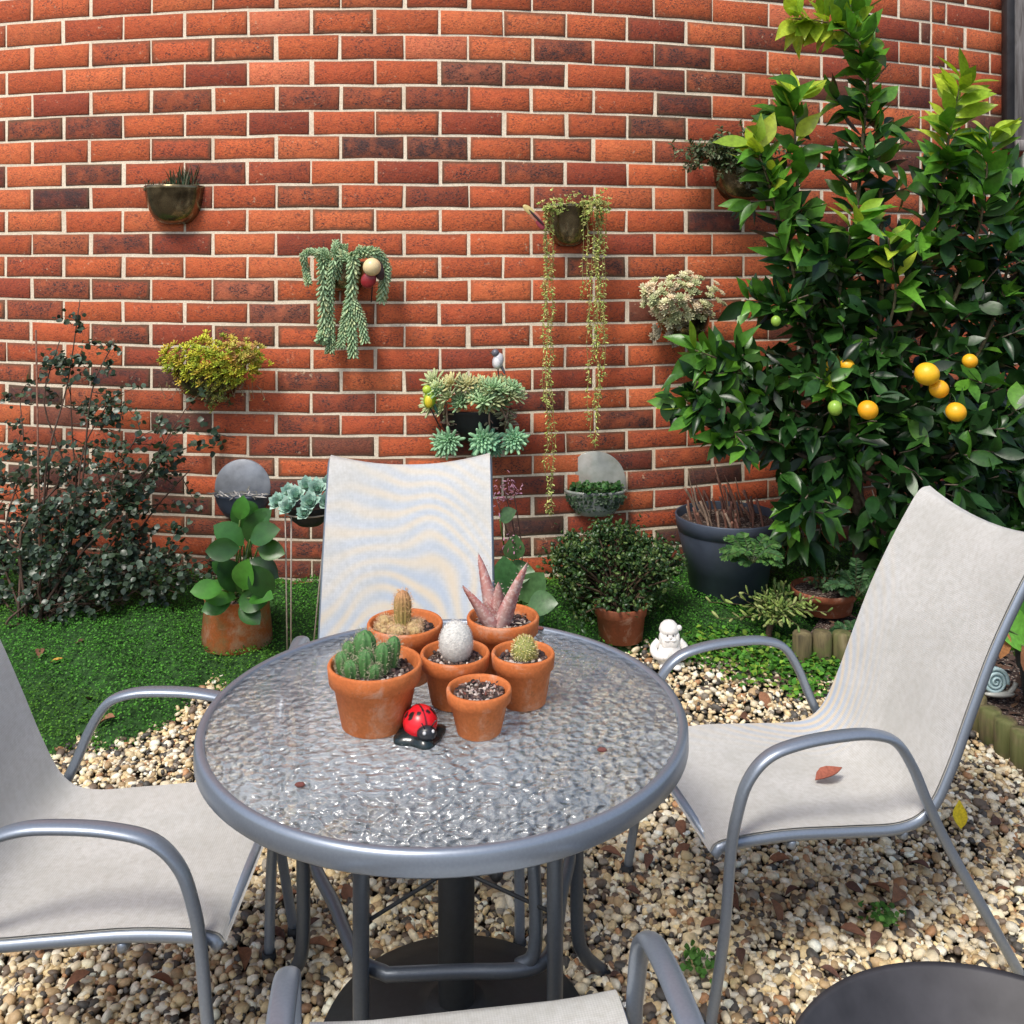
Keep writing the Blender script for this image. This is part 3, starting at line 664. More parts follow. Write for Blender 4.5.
# D: reddish aloe
t, s = tp(503, 2.12, .078, .118, .053, 'terracotta pot at the back right holding a spiky red leaved aloe')
b = B()
for (dx, h, tw, ph) in [(-.062, .085, -.4, 0), (-.035, .125, -.15, 1), (.002, .085, 0, 2), (.055, .125, .35, 0), (.03, .06, .2, 1), (-.02, .05, -.3, 2), (.01, .06, .1, 3)]:
    dy = -.018+.012*ph; k = 10; V = []; w0 = .021; dx *= 1.15; h *= 1.22
    for i in range(k):
        q = i/(k-1); w = w0*(1-q)**.6*(1 if q > .12 else .8)+.0006; cx = s[0]-.012+dx*(.12+.88*q**1.3); cy = s[1]+dy-.03*q*(1 if ph != 1 else -.5); cz = s[2]-.004+h*q**1.0
        V += [(cx-w, cy-.005*(1-q), cz), (cx-w*.2, cy-.012*(1-q)-.001, cz), (cx+w, cy-.005*(1-q), cz), (cx, cy+.006, cz)]
    V = A(V); i = np.arange(k-1)[:, None]; j = np.arange(4)[None]; Q = np.stack([i*4+j, i*4+(j+1) % 4, (i+1)*4+(j+1) % 4, (i+1)*4+j], -1).reshape(-1, 4)
    qv = np.repeat(np.linspace(0, 1, k), 4)[:, None]; edge = np.tile([1, .0, 1, .6], k)[:, None]
    cc = (A([.42, .27, .25])*(1-qv)+A([.55, .20, .15])*qv)*(1-.5*edge)+A([.55, .09, .10])*(.5*edge)
    b.add(V, [Q], cc)
    pos = []; 
    for q in np.linspace(.1, .92, 9):
        w = w0*(1-q)**.6
        for sg in (-1, 1): pos.append((s[0]-.012+dx*(.12+.88*q**1.3)+sg*w, s[1]+dy-.03*q*(1 if ph != 1 else -.5)-.003, s[2]+h*q, sg))
    pos = A(pos); addinst(b, leafT([.4], 0, 0), frames(np.stack([pos[:, 3], -.2+0*pos[:, 3], .4+0*pos[:, 3]], 1), A([0, -1., 0]), np.full(len(pos), .005)), pos[:, :3], (.6, .45, .4))
ta = NT('aloe_skin'); aa = ta.n('ShaderNodeVertexColor', layer_name='Col').outputs[0]; av = ta.ramp(ta.noise(140, 2)[0], [(.50, v3(0)), (.60, v3(1))]); al = ta.ramp(ta.noise(28, 3)[0], [(.35, v3(0)), (.7, v3(.6))])
b.obj('aloe', ta.done(ta.pr(Base_Color=ta.mix(ta.math('MULTIPLY', av, .55), ta.mix(al, aa, (.50, .42, .38, 1)), (.72, .60, .55, 1)), Roughness=.5)), t)
b = B(); n = 90; a = RNG.random(n)*2*PI; q = np.sqrt(RNG.random(n))*.058; addinst(b, leafT([.3, .3], .05, .3), frames(rdir(n)*A([1, 1, .3]), A([0, 0, 1.])+rdir(n)*.4, RNG.uniform(.012, .024, n)), np.stack([s[0]+np.cos(a)*q, s[1]+np.sin(a)*q, s[2]+.004+RNG.random(n)*.008], 1), colmix(n, [(.32, .24, .17), (.16, .11, .08), (.5, .42, .33)], .2)); b.obj('bark_mulch', M_chip, t)
# E: yellow golden ball
t, s = tp(523, 1.975, .064, .100, .045, 'terracotta pot at the right holding a small round yellow spined cactus')
b = B(); cz = s[2]+.020
b.add(*ball((s[0]+.003, s[1], cz), (.023, .023, .027), 24, 14), (.28, .30, .08))
n = 700; i = np.arange(n); zz = 1-2*(i+.5)/n*.9; an = i*2.39996; rr = np.sqrt(1-zz**2); nv = np.stack([rr*np.cos(an), rr*np.sin(an), zz], 1)
addinst(b, leafT([.16], 0, 0), frames(nv*.8+rdir(n)*.7, nv, RNG.uniform(.006, .009, n)), nv*A([.023, .023, .027])+A([s[0]+.003, s[1], cz]), colmix(n, [(.75, .62, .18), (.62, .55, .2), (.8, .7, .4)], .1)); b.obj('cactus', M_fur, t)
# F: small front pot, only mulch and tiny red plants
t, s = tp(479, 1.855, .062, .083, .041, 'smallest terracotta pot at the front beside the ladybird, filled with bark chips', 300)
b = B(); n = 160; a = RNG.random(n)*2*PI; q = np.sqrt(RNG.random(n))*.044
addinst(b, leafT([.4, .3], .05, .1), frames(rdir(n), rdir(n), RNG.uniform(.006, .012, n)), np.stack([s[0]+np.cos(a)*q, s[1]+np.sin(a)*q, s[2]+.003+RNG.random(n)*.006], 1), colmix(n, [(.22, .07, .05), (.10, .05, .04), (.35, .2, .16), (.5, .4, .36)], .25)); b.obj('seedlings', M_chip, t)
# ladybird ornament
lp = A([(420-512)/F_*1.835, 1.835, TZ]); t = thing('ladybird_ornament', 'shiny red ladybird ornament with black spots on a dark leaf base on the table', 'ornament', lp)
R = rotz(.45)
b = B(); V = []; n = 40
for k in range(n):
    a = 2*PI*k/n; r = .040*(1+.28*abs(math.cos(2*a))**3+.05*math.sin(6*a)); V.append((r*math.cos(a), r*math.sin(a), 0.001)); 
V = A(V); V2 = V*A([1, 1, 0])+A([0, 0, .009]); V3 = V2*A([.45, .45, 1])+A([0, 0, .008]); top = np.vstack([V, V2, V3, [[0, 0, .016]]])@R.T+lp
j = np.arange(n); Q = np.vstack([np.stack([j, (j+1) % n, n+(j+1) % n, n+j], 1), np.stack([n+j, n+(j+1) % n, 2*n+(j+1) % n, 2*n+j], 1)]); Tt = np.stack([2*n+j, 2*n+(j+1) % n, np.full(n, 3*n)], 1)
b.add(top, [Q, Tt], (.025, .05, .05)); b.obj('leaf_base', plain('dark_glaze', (.012, .022, .024), .15, nz=50, amt=.5, bump=.2), t)
def shell():
    V, Fs = ball((0, 0, 0), (.0315, .034, .030), 56, 36); c = np.tile([.70, .012, .022], (len(V), 1)); ang = np.arctan2(V[:, 0], V[:, 2]); 
    c[(np.abs(V[:, 0]) < .0016) & (V[:, 2] > 0)] = (.01, .01, .01)
    for (x, y, r) in [(.016, .012, .0058), (-.016, .012, .0058), (.021, -.010, .0055), (-.021, -.010, .0055), (.009, -.017, .004), (-.009, -.017, .004), (.026, .004, .0045), (-.026, .004, .0045)]:
        c[(np.hypot(V[:, 0]-x, V[:, 1]-y) < r) & (V[:, 2] > 0)] = (.012, .01, .01)
    return V, Fs, c
V, Fs, c = shell(); b = B(); b.add(V@R.T+lp+A([0, .004, .026]), Fs, c); b.obj('shell', M_paint, t)
hd = A([.010, -.036, .022]) if False else R@A([0, -.034, 0])+A([0, 0, .022])
b = B(); b.add(*ball(lp+hd, (.018, .013, .014), 20, 12), (.02, .02, .025))
for sx in (-1, 1):
    e = R@A([sx*.008, -.044, .028]); b.add(*ball(lp+e, .0035, 10, 6), (.6, .6, .6))
    p = R@A([sx*.006, -.040, .034]); q = R@A([sx*.014, -.046, .048]); b.add(*tube([lp+p, lp+q], .0011, 6), (.02, .02, .02))
b.obj('head', M_paint, t)

# ================================================================== WALL PLANTERS
def half_bowl(px, py_rim, wpx, hpx, exp=1.0):
    c = wp(px, py_rim, .003); Yw = c[1]; r = wpx/2/F_*Yw; h = hpx/F_*Yw
    prof_ = [(r, .004), (r+.004, .0), (r+.002, -.01)]
    for q in np.linspace(.12, 1, 12): prof_.append((max(.0005, r*math.cos(q*PI/2)**(.62*exp)), -h*math.sin(q*PI/2)))
    V, Fs = lathe(prof_, 26, (0, 0, 0), PI, 2*PI); V[:, 1] *= .85
    V2, F2 = lathe([(.0005, -.02), (r*.97, -.02)], 26, (0, 0, 0), PI, 2*PI); V2[:, 1] *= .85
    return c, r, h, (V+c, Fs), (V2+c, F2)
def wall_planter(name, label, px, py, wpx, hpx, mat=None, group='bowl planters fixed to the brick wall'):
    c, r, h, g1, g2 = half_bowl(px, py, wpx, hpx); t = thing(name, label, 'wall planter', c, group)
    b = B(); b.add(*g1); b.obj('bowl', mat or M_bowl, t)
    b = B(); b.add(*g2); b.obj('soil', M_soil, t)
    return t, c, r, h
def sprigs(b, pos, dirs, L, T, n_leaf, ls, pal, stem=(.1, .08, .04), r=.0012, spread=1.0, droop=0, angle=.6):
    """stems from pos along dirs, each with n_leaf small leaves"""
    P_ = []; Dd = []; C_ = []
    for p, d, l in zip(pos, dirs, L):
        d = nrm(d); mid = p+d*l*.5+rdir(1)[0]*l*.06; end = p+d*l+A([0, 0, -droop*l])
        pa = spline([p, mid, end], 4); b.add(*tube(pa, r, 4, cap=False), stem)
        for i in range(n_leaf):
            q = (i+.6)/n_leaf; k = q*(len(pa)-1); i0 = int(min(k, len(pa)-2)); x = pa[i0]+(pa[i0+1]-pa[i0])*(k-i0)
            tg = nrm(pa[i0+1]-pa[i0]); rd = nrm(np.cross(tg, rdir(1)[0])); P_.append(x); Dd.append(tg*angle+rd*spread)
    n = len(P_); addinst(b, T, frames(A(Dd), A([0, -.5, 1.])+rdir(n)*.5, RNG.uniform(.7, 1.2, n)*ls), A(P_), colmix(n, pal, .2))
LT1 = leafT([.35, .5, .4], .12, .15); LTr = leafT([.75, .95, .7], .1, .12); LTn = leafT([.14, .16, .1], .1, .1); FL = fleshT(.34); FLt = fleshT(.22, 5)
# 1 left bowl, sparse grass
t, c, r, h = wall_planter('wall_planter', 'dark bronze bowl planter high on the wall at left with sparse thin grass', 176, 187, 60, 38)
b = B(); n = 170; a = RNG.random(n); pos = np.stack([c[0]+(a*2-1)*r*.85, c[1]-RNG.random(n)*r*.5, np.full(n, c[2]-.015)], 1)
hgt = np.where((a > .48) & (a < .95), RNG.uniform(.05, .115, n), RNG.uniform(.02, .05, n))
addinst(b, leafT([.07, .06, .04], .1, .25), frames(A([0, -.15, 1.])+rdir(n)*.22, rdir(n), hgt), pos, colmix(n, [(.07, .11, .05), (.13, .12, .07), (.05, .09, .05)], .25))
sprigs(b, pos[:14]*1, A([0, -.4, .8])+rdir(14)*.7, RNG.uniform(.02, .05, 14), LT1, 7, .012, [(.06, .09, .04), (.10, .11, .06)]); b.obj('grass', M_small, t)
# 2 donkey tail
def strand(b, pts, rpx, pal, T=FL, dens=1.0, ls=None, wob=0):
    p = spline(pts, 10); L = np.linalg.norm(np.diff(p, axis=0), axis=1).sum(); r = rpx/F_*4
    nring = int(L/(r*.42)*dens)+2; k = 7; pos = []; d = []
    tt = np.linspace(0, 1, nring)
    for i, q in enumerate(tt):
        f = q*(len(p)-1); i0 = int(min(f, len(p)-2)); x = p[i0]+(p[i0+1]-p[i0])*(f-i0); tg = nrm(p[i0+1]-p[i0])
        s = nrm(np.cross(tg, [0, 1, .01])); u = np.cross(s, tg)
        for j in range(k):
            a = 2*PI*(j/k)+i*.45; rd = s*math.cos(a)+u*math.sin(a); pos.append(x+rd*r*.15); d.append(rd*.75+tg*.75)
    n = len(pos); addinst(b, T, frames(A(d), A(d)[:, [1, 2, 0]]+.1, RNG.uniform(.85, 1.1, n)*(ls or r*1.05)), A(pos), colmix(n, pal, .12))
    b.add(*tube(p, r*.3, 5), A(pal[0])*.6)
t, c, r, h = wall_planter('wall_planter', 'bowl planter with thick braided grey green donkey tail succulent hanging down', 344, 262, 50, 30)
dt = [(.34, .50, .27), (.42, .58, .33), (.28, .43, .24), (.52, .60, .32)]
b = B()
for pts, w in [([(330, 256), (312, 252), (304, 256), (306, 270), (308, 282)], 5), ([(332, 256), (324, 258), (323, 290), (324, 325), (322, 338)], 8), ([(334, 260), (330, 290), (331, 330), (330, 350)], 6), ([(350, 255), (353, 262), (352, 290), (349, 310)], 8), ([(350, 300), (345, 320), (341, 345)], 6), ([(350, 300), (352, 325), (353, 354)], 7), ([(352, 300), (361, 318), (365, 340)], 6), ([(358, 254), (372, 252), (382, 262), (384, 280), (382, 298)], 7), ([(365, 256), (378, 252), (387, 266), (387, 278)], 5), ([(338, 262), (335, 252), (336, 244)], 5), ([(345, 262), (344, 252), (344, 247)], 5), ([(330, 262), (322, 252), (318, 256)], 5), ([(354, 262), (358, 254), (360, 250)], 5), ([(348, 260), (340, 256), (338, 275)], 6)]:
    strand(b, [wp(x, y, .10+.02*math.sin(x)) for x, y in pts], w, dt)
b.obj('donkey_tail', M_succ, t)
# ball ornament hanging beside
c0 = wp(372, 267, .17); t = thing('insect_ornament', 'pale yellow ball headed ornament with dark red wings beside the donkey tail', 'ornament', c0)
b = B(); b.add(*ball(c0, .036, 24, 16), (.85, .66, .36)); b.obj('head', M_paint, t)
b = B(); b.add(*ball(c0+A([-.015, .01, -.052]), (.03, .015, .034), 18, 12, roty(.5)), (.28, .02, .025)); b.add(*ball(c0+A([.022, .02, -.01]), (.022, .012, .045), 18, 12, roty(-.3)), (.06, .03, .03)); b.obj('wing', M_paint, t)
b = B(); b.add(*tube([c0+A([0, .02, -.06]), c0+A([-.01, .05, -.14])], .0025, 6), (.03, .03, .03)); b.obj('stake', M_dark, t)
# 3 yellow sedum
t, c, r, h = wall_planter('wall_planter', 'wall planter overflowing with bright yellow green sedum at left', 210, 362, 70, 38)
def clump(b, px, py, rx, ry, n, T, m, ls, pal, depth=.1, off=.1, up=(0, -.6, .8), fl=0.9):
    a = RNG.random(n)*2*PI; q = np.sqrt(RNG.random(n)); X = px+np.cos(a)*q*rx; Yp = py+np.sin(a)*q*ry
    dep = off+depth*np.sqrt(np.clip(1-q**2, 0, 1))
    pos = A([wp(x, y, o) for x, y, o in zip(X, Yp, dep)])+RNG.normal(0, .010, (n, 3))*(1 if n > 20 else .2)
    for p_, x, y in zip(pos, (X-px)/rx, (Yp-py)/ry):
        d0 = nrm(A(up)+A([x*.9, 0, -y*.5])+rdir(1)[0]*.25)
        e1 = nrm(np.cross(d0, [1, .3, .2])); e2 = np.cross(d0, e1); k = np.arange(m); an = k*2.39996; el = .15+1.0*(k/m)
        dd = np.outer(np.sin(1.35-el), np.ones(3))*(np.cos(an)[:, None]*e1+np.sin(an)[:, None]*e2)+np.cos(1.35-el)[:, None]*d0
        addinst(b, T, frames(dd, np.tile(d0, (m, 1))+.01, ls*RNG.uniform(.8, 1.2)*(1-.45*k/m)), np.tile(p_, (m, 1)), np.clip(colmix(1, pal, .15)*(1+RNG.normal(0, .06, (m, 1))), .01, 1))
b = B(); n = 420
clump(b, 212, 362, 52, 24, 330, FL, 8, .024, [(.48, .50, .04), (.60, .58, .05), (.34, .42, .04), (.60, .46, .06)], .12, .05)
clump(b, 240, 352, 24, 14, 60, FL, 8, .022, [(.50, .36, .08), (.52, .28, .10), (.45, .42, .08)], .12, .06)
clump(b, 213, 385, 26, 22, 90, FL, 7, .02, [(.20, .22, .06), (.30, .30, .06), (.14, .15, .06)], .09, .04)
pos = A([wp(RNG.normal(213, 22), 368+RNG.random()*20, .08) for _ in range(50)]); sprigs(b, pos, A([0, -.3, -.8])+rdir(50)*.5, RNG.uniform(.03, .08, 50), FLt, 8, .012, [(.25, .25, .08), (.3, .2, .12)], stem=(.25, .18, .12)); b.obj('sedum', M_succ, t)
# 4 trailing string planter
t, c, r, h = wall_planter('wall_planter', 'olive bronze bowl planter with very long trailing string plant tendrils', 568, 205, 48, 42)
b = B(); stp = [(.48, .58, .14), (.58, .64, .22), (.36, .48, .12), (.56, .50, .18)]
def strings(b, x0, x1, y0, ends, sp):
    for i, e in enumerate(ends):
        x = x0+(x1-x0)*RNG.random(); o = .10+.05*RNG.random(); pts = [wp(568+(x-568)*.7, y0+3, .09), wp(x, y0-1, o)]; y = y0+14
        while y < e: pts.append(wp(x+RNG.normal(0, sp), y, o*.6+.02)); y += 22
        pts.append(wp(x+RNG.normal(0, sp), e, .03)); p = spline(pts, 6); b.add(*tube(p, .0011, 4), (.30, .28, .10))
        L = np.linalg.norm(np.diff(p, axis=0), axis=1).sum(); n = int(L/.0085); f = RNG.random(n)*(len(p)-1.01); i0 = f.astype(int); pos = p[i0]+(p[i0+1]-p[i0])*(f-i0)[:, None]
        addinst(b, FL, frames(rdir(n)*A([1, .7, .5])+A([0, -.2, -.5]), rdir(n), RNG.uniform(.010, .018, n)), pos, colmix(n, stp, .2))
strings(b, 544, 553, 207, [512, 505, 478, 440, 400, 350, 300, 515], 1.6)
strings(b, 583, 609, 202, [445, 440, 410, 380, 350, 330, 432, 300, 280, 365, 260, 250, 425, 395, 345], 2.0)
clump(b, 597, 207, 15, 12, 60, FL, 6, .016, stp, .08, .08); clump(b, 553, 206, 14, 8, 34, FL, 6, .015, stp, .06, .07); clump(b, 572, 200, 16, 5, 24, FL, 6, .013, stp, .04, .08)
b.obj('trailing_stems', M_succ, t)
c0 = wp(537, 216, .12); t = thing('butterfly_ornament', 'small yellow and dark pink butterfly ornament at left of the trailing string plant', 'ornament', c0)
b = B()
for (dx, dz, r1, r2, an, cl) in [(-.03, .022, .034, .014, .7, (.62, .5, .2)), (-.008, -.002, .036, .015, .8, (.55, .22, .14)), (.012, -.03, .03, .014, 1.0, (.32, .05, .07))]:
    b.add(*ball(c0+A([dx, 0, dz]), (r1, .004, r2), 18, 10, roty(an)), cl)
b.obj('wing', M_paint, t)
b = B(); b.add(*ball(c0+A([-.002, -.006, -.006]), (.045, .005, .005), 12, 8, roty(.8)), (.05, .03, .03)); b.obj('body', M_paint, t)
# 5 pale rosettes
t, c, r, h = wall_planter('wall_planter', 'wall planter of pale cream green clustered rosettes near the fruit tree', 682, 312, 56, 28)
b = B(); clump(b, 681, 300, 40, 25, 120, FL, 20, .028, [(.62, .62, .34), (.72, .70, .44), (.50, .54, .28), (.72, .60, .40)], .16, .05)
clump(b, 676, 330, 26, 12, 26, FL, 16, .024, [(.40, .38, .26), (.34, .30, .2)], .08, .05); b.obj('rosettes', M_succ, t)
# 6 upper right bowl, small leaved trailing plant
t, c, r, h = wall_planter('wall_planter', 'dark wall bowl with bushy small leaved plant touching the fruit tree top left', 740, 168, 62, 34)
b = B(); n = 170; pos = A([wp(728+RNG.normal(0, 20), 157+RNG.normal(0, 6), .05+RNG.random()*.12) for _ in range(n)]); sprigs(b, pos, A([-.25, -.5, .35])+rdir(n)*.8, RNG.uniform(.03, .09, n), LT1, 14, .023, [(.06, .10, .04), (.09, .14, .06), (.12, .12, .06), (.2, .24, .13)])
clump(b, 747, 176, 11, 10, 10, FL, 18, .022, [(.30, .32, .22), (.2, .25, .16)], .06, .12); b.obj('foliage', M_small, t)
# 7 centre planter with hanging rosettes
t, c, r, h = wall_planter('wall_planter', 'wall planter of pointed grey green rosettes with hanging stems above the chair backrest', 475, 408, 72, 34, M_dark)
b = B(); p7 = [(.30, .48, .24), (.40, .56, .30), (.52, .60, .30), (.60, .56, .26)]
clump(b, 470, 394, 44, 14, 26, FLt, 26, .062, p7, .10, .08); clump(b, 492, 395, 26, 12, 12, FLt, 26, .058, p7[:3], .10, .10)
for (x, y, R_) in [(332+0, 0, 0)][:0]: pass
for (x0, y0, x1, y1) in [(446, 402, 449, 436), (489, 405, 490, 440), (508, 408, 505, 430), (500, 405, 515, 436)]:
    p0, p1 = wp(x0, y0, .12), wp(x1, y1, .09); pa = spline([p0, (p0+p1)/2+A([0, -.02, 0]), p1], 6); b.add(*tube(pa, .004, 6), (.35, .25, .18)); m = 26; q = RNG.random(m); pos = p0+(p1-p0)*q[:, None]; d = rdir(m)*A([1, .7, .3])+A([0, -.2, -.1]); addinst(b, FLt, frames(d, rdir(m), np.full(m, .045)), pos, colmix(m, [(.30, .34, .2), (.38, .36, .22), (.32, .22, .18)], .15))
for (x, y, s_) in [(449, 442, 1.0), (482, 441, 1.1), (514, 438, 1.2), (492, 444, .9)]: clump(b, x, y, 5, 4, 3, FLt, 30, .062*s_, [(.24, .50, .30), (.32, .56, .32)], .03, .10, up=(0, -1, .1))
b.obj('rosettes', M_succ, t)
def bird(name, label, p, s, cols, flip, stake):
    t = thing(name, label, 'bird ornament', p); f = -1 if flip else 1
    b = B(); b.add(*ball(p, (.030*s, .026*s, .045*s), 20, 14, roty(.25*f)), cols[0]); b.add(*ball(p+A([-.004*f*s, -.014*s, -.008*s]), (.02*s, .016*s, .03*s), 18, 12), cols[1]); b.obj('body', M_paint, t)
    b = B(); b.add(*ball(p+A([-.014*f*s, -.004, .044*s]), .021*s, 18, 12), cols[2]); b.obj('head', M_paint, t)
    b = B(); q = p+A([-.034*f*s, -.008, .044*s]); b.add(*tube([q+A([.008*f*s, 0, 0]), q, q+A([-.014*f*s, 0, -.002])], [.006*s, .004*s, .0004], 8), (.08, .06, .04)); b.obj('beak', M_paint, t)
    b = B(); b.add(*ball(p+A([.024*f*s, 0, -.04*s]), (.008*s, .006*s, .034*s), 14, 10, roty(-.4*f)), cols[3]); b.obj('tail', M_paint, t)
    b = B(); b.add(*tube([p+A([0, 0, -.04*s]), p+A(stake)], .0028, 6), (.03, .03, .03)); b.obj('stake', M_dark, t)
bird('bird_ornament', 'small white and grey bird ornament on a stake above the rosette planter', wp(498, 361, .12), .75, [(.55, .55, .58), (.75, .74, .74), (.12, .12, .15), (.1, .1, .12)], False, (.005, 0, -.13))
bird('bird_ornament', 'small lime green and yellow bird ornament at the left end of the rosette planter', wp(430, 399, .16), .85, [(.30, .46, .03), (.75, .62, .04), (.45, .60, .06), (.03, .10, .06)], False, (.04, .02, -.12))
b.n
# 8 / 9 round wall pots (disc back with half bucket)
def disc_pot(label, px, py, rpx, mback, mpot, plant):
    c = wp(px, py, .012); r = rpx/F_*c[1]; t = thing('disc_planter', label, 'wall planter', c, 'round backed planters on the wall')
    b = B(); V, Fs = lathe([(.0001, -.006), (r*.98, -.006), (r, -.003), (r, .003), (r*.98, .006), (.0001, .006)], 56, (0, 0, 0)); V = V@rotx(PI/2).T
    b.add(V+c, Fs); b.obj('back_disc', mback, t)
    b = B(); V, Fs = lathe([(.004, -r*1.04), (r*.50, -r*1.04), (r*.60, -r*1.0), (r*.78, -r*.78), (r*.92, -r*.5), (r*.97, -r*.3), (r*1.0, -r*.27), (r*1.0, -r*.2), (r*.93, -r*.2), (r*.9, -r*.3), (.001, -r*.32)], 36, (0, 0, 0), PI, 2*PI); V[:, 1] *= .6
    b.add(V+c+A([0, -.008, 0]), Fs); b.obj('pocket', mpot, t)
    if plant:
        b = B(); n = 620; a = RNG.random(n)*PI+PI; q = np.sqrt(RNG.random(n))*r*.95; pos = np.stack([c[0]+np.cos(a)*q*.9, c[1]-.01+np.sin(a)*q*.62, c[2]-r*.2+RNG.random(n)*.035-.012], 1)
        addinst(b, LTr, frames(rdir(n)+A([0, -.4, .3]), A([0, -.5, 1.])+rdir(n)*.4, RNG.uniform(.012, .022, n)), pos, colmix(n, [(.03, .10, .025), (.05, .15, .035), (.04, .08, .02)], .2))
        n = 300; a = RNG.random(n)*PI*.8+PI*1.1; z = -(.3+.55*RNG.random(n))*r; q = r*np.sqrt(np.clip(1.02-(z/r)**2, .1, 1))+.006; pos = np.stack([c[0]+np.cos(a)*q, c[1]-.008+np.sin(a)*q*.6, c[2]+z], 1)
        addinst(b, LTr, frames(rdir(n)*A([1, .3, 1])+A([0, -.3, -.6]), A([0, -1., .4])+rdir(n)*.3, RNG.uniform(.009, .016, n)), pos, colmix(n, [(.03, .06, .03), (.05, .09, .04)], .2)); b.obj('foliage', M_small, t)
    return t, c, r
disc_pot('smoky round backed wall planter with low green plants beside the trailing strings', 595, 482, 31, M_smoke, M_smoke, True)
t, c, r = disc_pot('plain grey round backed wall planter behind the broad leaved plant at left', 243, 487, 28, M_zinc, M_slate, False)
b = B(); n = 60; pos = np.stack([c[0]+RNG.uniform(-.9, .9, n)*r, c[1]-.03-RNG.random(n)*.05, c[2]-r*.2+RNG.random(n)*.012], 1); addinst(b, LTn, frames(rdir(n)*A([1, .5, .4]), A([0, -1., 1.])+rdir(n)*.4, RNG.uniform(.02, .04, n)), pos, colmix(n, [(.35, .33, .3), (.12, .12, .1), (.5, .48, .44)], .2)); b.obj('dry_leaves', M_chip, t)

# echeveria on a wire stand beside the backrest
c0 = P(310, 500, 3.55); g0 = float(G(0, 3.55)); t = thing('plant_stand', 'thin pale wire plant stand with three legs carrying the blue green rosettes', 'plant stand', (c0[0], c0[1], g0))
cb = c0+A([0, 0, -.028])
b = B(); a = np.arange(28)*2*PI/28; b.add(*tube(np.stack([cb[0]+.088*np.cos(a), cb[1]+.088*np.sin(a), np.full(28, cb[2]-.01)], 1), .003, 6, closed=True)); b.obj('hoop', M_wire, t)
for an in (3.6, 4.1, 5.6):
    b = B(); b.add(*tube([(cb[0]+.088*math.cos(an), cb[1]+.088*math.sin(an), cb[2]-.01), (cb[0]+.05*math.cos(an)-.03, cb[1]+.05*math.sin(an), g0)], .0028, 6)); b.obj('leg', M_wire, t)
t = thing('bowl_planter', 'black bowl of blue green echeveria rosettes behind the left edge of the backrest', 'potted plant', cb)
b = B(); b.add(*lathe([(.0001, -.06), (.04, -.058), (.068, -.035), (.082, .0), (.085, .012), (.079, .012), (.076, 0), (.0001, -.002)], 32, cb)); b.obj('bowl', M_dark, t)
b = B(); ecp = [(.30, .50, .42), (.40, .60, .50), (.48, .66, .56)]
for (dx, dy, dz, R_) in [(-.10, -.04, .025, .044), (-.06, -.07, .015, .046), (-.035, -.05, .05, .046), (.015, -.07, .03, .05), (.03, -.02, .065, .05), (.07, -.06, .03, .046), (-.01, 0, .07, .046), (-.07, 0, .05, .042), (.0, -.09, .0, .04), (.10, -.02, .045, .045), (.06, .02, .07, .045)]:
    m = 34; k = np.arange(m); an = k*2.39996; d0 = nrm(A([dx*3, -.75, .7])); e1 = nrm(np.cross(d0, [1, .2, .1])); e2 = np.cross(d0, e1); tl = 1.25-1.05*k/m
    dd = np.sin(tl)[:, None]*(np.cos(an)[:, None]*e1+np.sin(an)[:, None]*e2)+np.cos(tl)[:, None]*d0
    addinst(b, leafT([.45, .62, .5], .18, -.25), frames(dd, np.tile(d0, (m, 1))+.001, R_*(1-.5*k/m)), np.tile(cb+A([dx, dy, dz]), (m, 1)), np.clip(colmix(m, ecp, .08), 0, 1))
b.obj('rosettes', M_succ, t)

# ================================================================== GROUND PLANTS
# left dark shrub
t = thing('shrub', 'dark small leaved shrub with reddish stems growing against the wall at far left', 'shrub', gp(45, 618))
b = B(); tips = []; base = gp(42, 622); stems = []
def branch(p0, p1, r0, n=4, wob=.03):
    pts = [p0]; 
    for i in range(1, n): pts.append(p0+(p1-p0)*i/n+RNG.normal(0, wob, 3))
    pts.append(p1); p = spline(pts, 4); b.add(*tube(p, np.linspace(r0, r0*.35, len(p)), 5), (.55, .42, .38)); return p
heads = [(80, 300, .25), (70, 380, .3), (20, 400, .2), (110, 400, .3), (50, 450, .35), (140, 430, .4), (165, 445, .35), (10, 480, .4), (100, 480, .4), (185, 410, .25), (190, 470, .3), (60, 520, .45), (130, 530, .4), (180, 545, .35), (150, 565, .4), (20, 560, .5), (90, 570, .4), (60, 340, .3), (205, 560, .3), (-30, 430, .4), (-40, 520, .4), (115, 340, .25), (-10, 590, .5)]
Pl = []; Dl = []
for (x, y, off) in heads:
    tip = wp(x, y, off*1.0); st = base+A([RNG.normal(0, .04), RNG.normal(0, .03), 0]); p = branch(st, tip, .006)
    m = 19 if y > 440 else (14 if y > 370 else 5)
    for _ in range(m):
        q = p[int(len(p)*RNG.uniform(.42 if y > 370 else .7, .98))]; e = q+rdir(1)[0]*A([.16, .10, .11])*RNG.uniform(.5, 1.3)*(1 if y > 370 else .5); pp = branch(q, e, .0022, 2, .01)
        L = 16
        for _k in range(L): Pl.append(pp[RNG.integers(2, len(pp))]+RNG.normal(0, .012, 3)); Dl.append(nrm(e-q)*.5+rdir(1)[0])
Pl = A(Pl); n = len(Pl); Dl = A(Dl); br = b; b.obj('branches', M_bark, t)
b = B(); addinst(b, LTr, frames(Dl, A([0, -.6, 1.])+rdir(n)*.7, RNG.uniform(.015, .030, n)), Pl, colmix(n, [(.028, .054, .026), (.045, .075, .038), (.02, .04, .022), (.10, .145, .10), (.06, .095, .065)], .25)); b.obj('foliage', M_leaf, t)
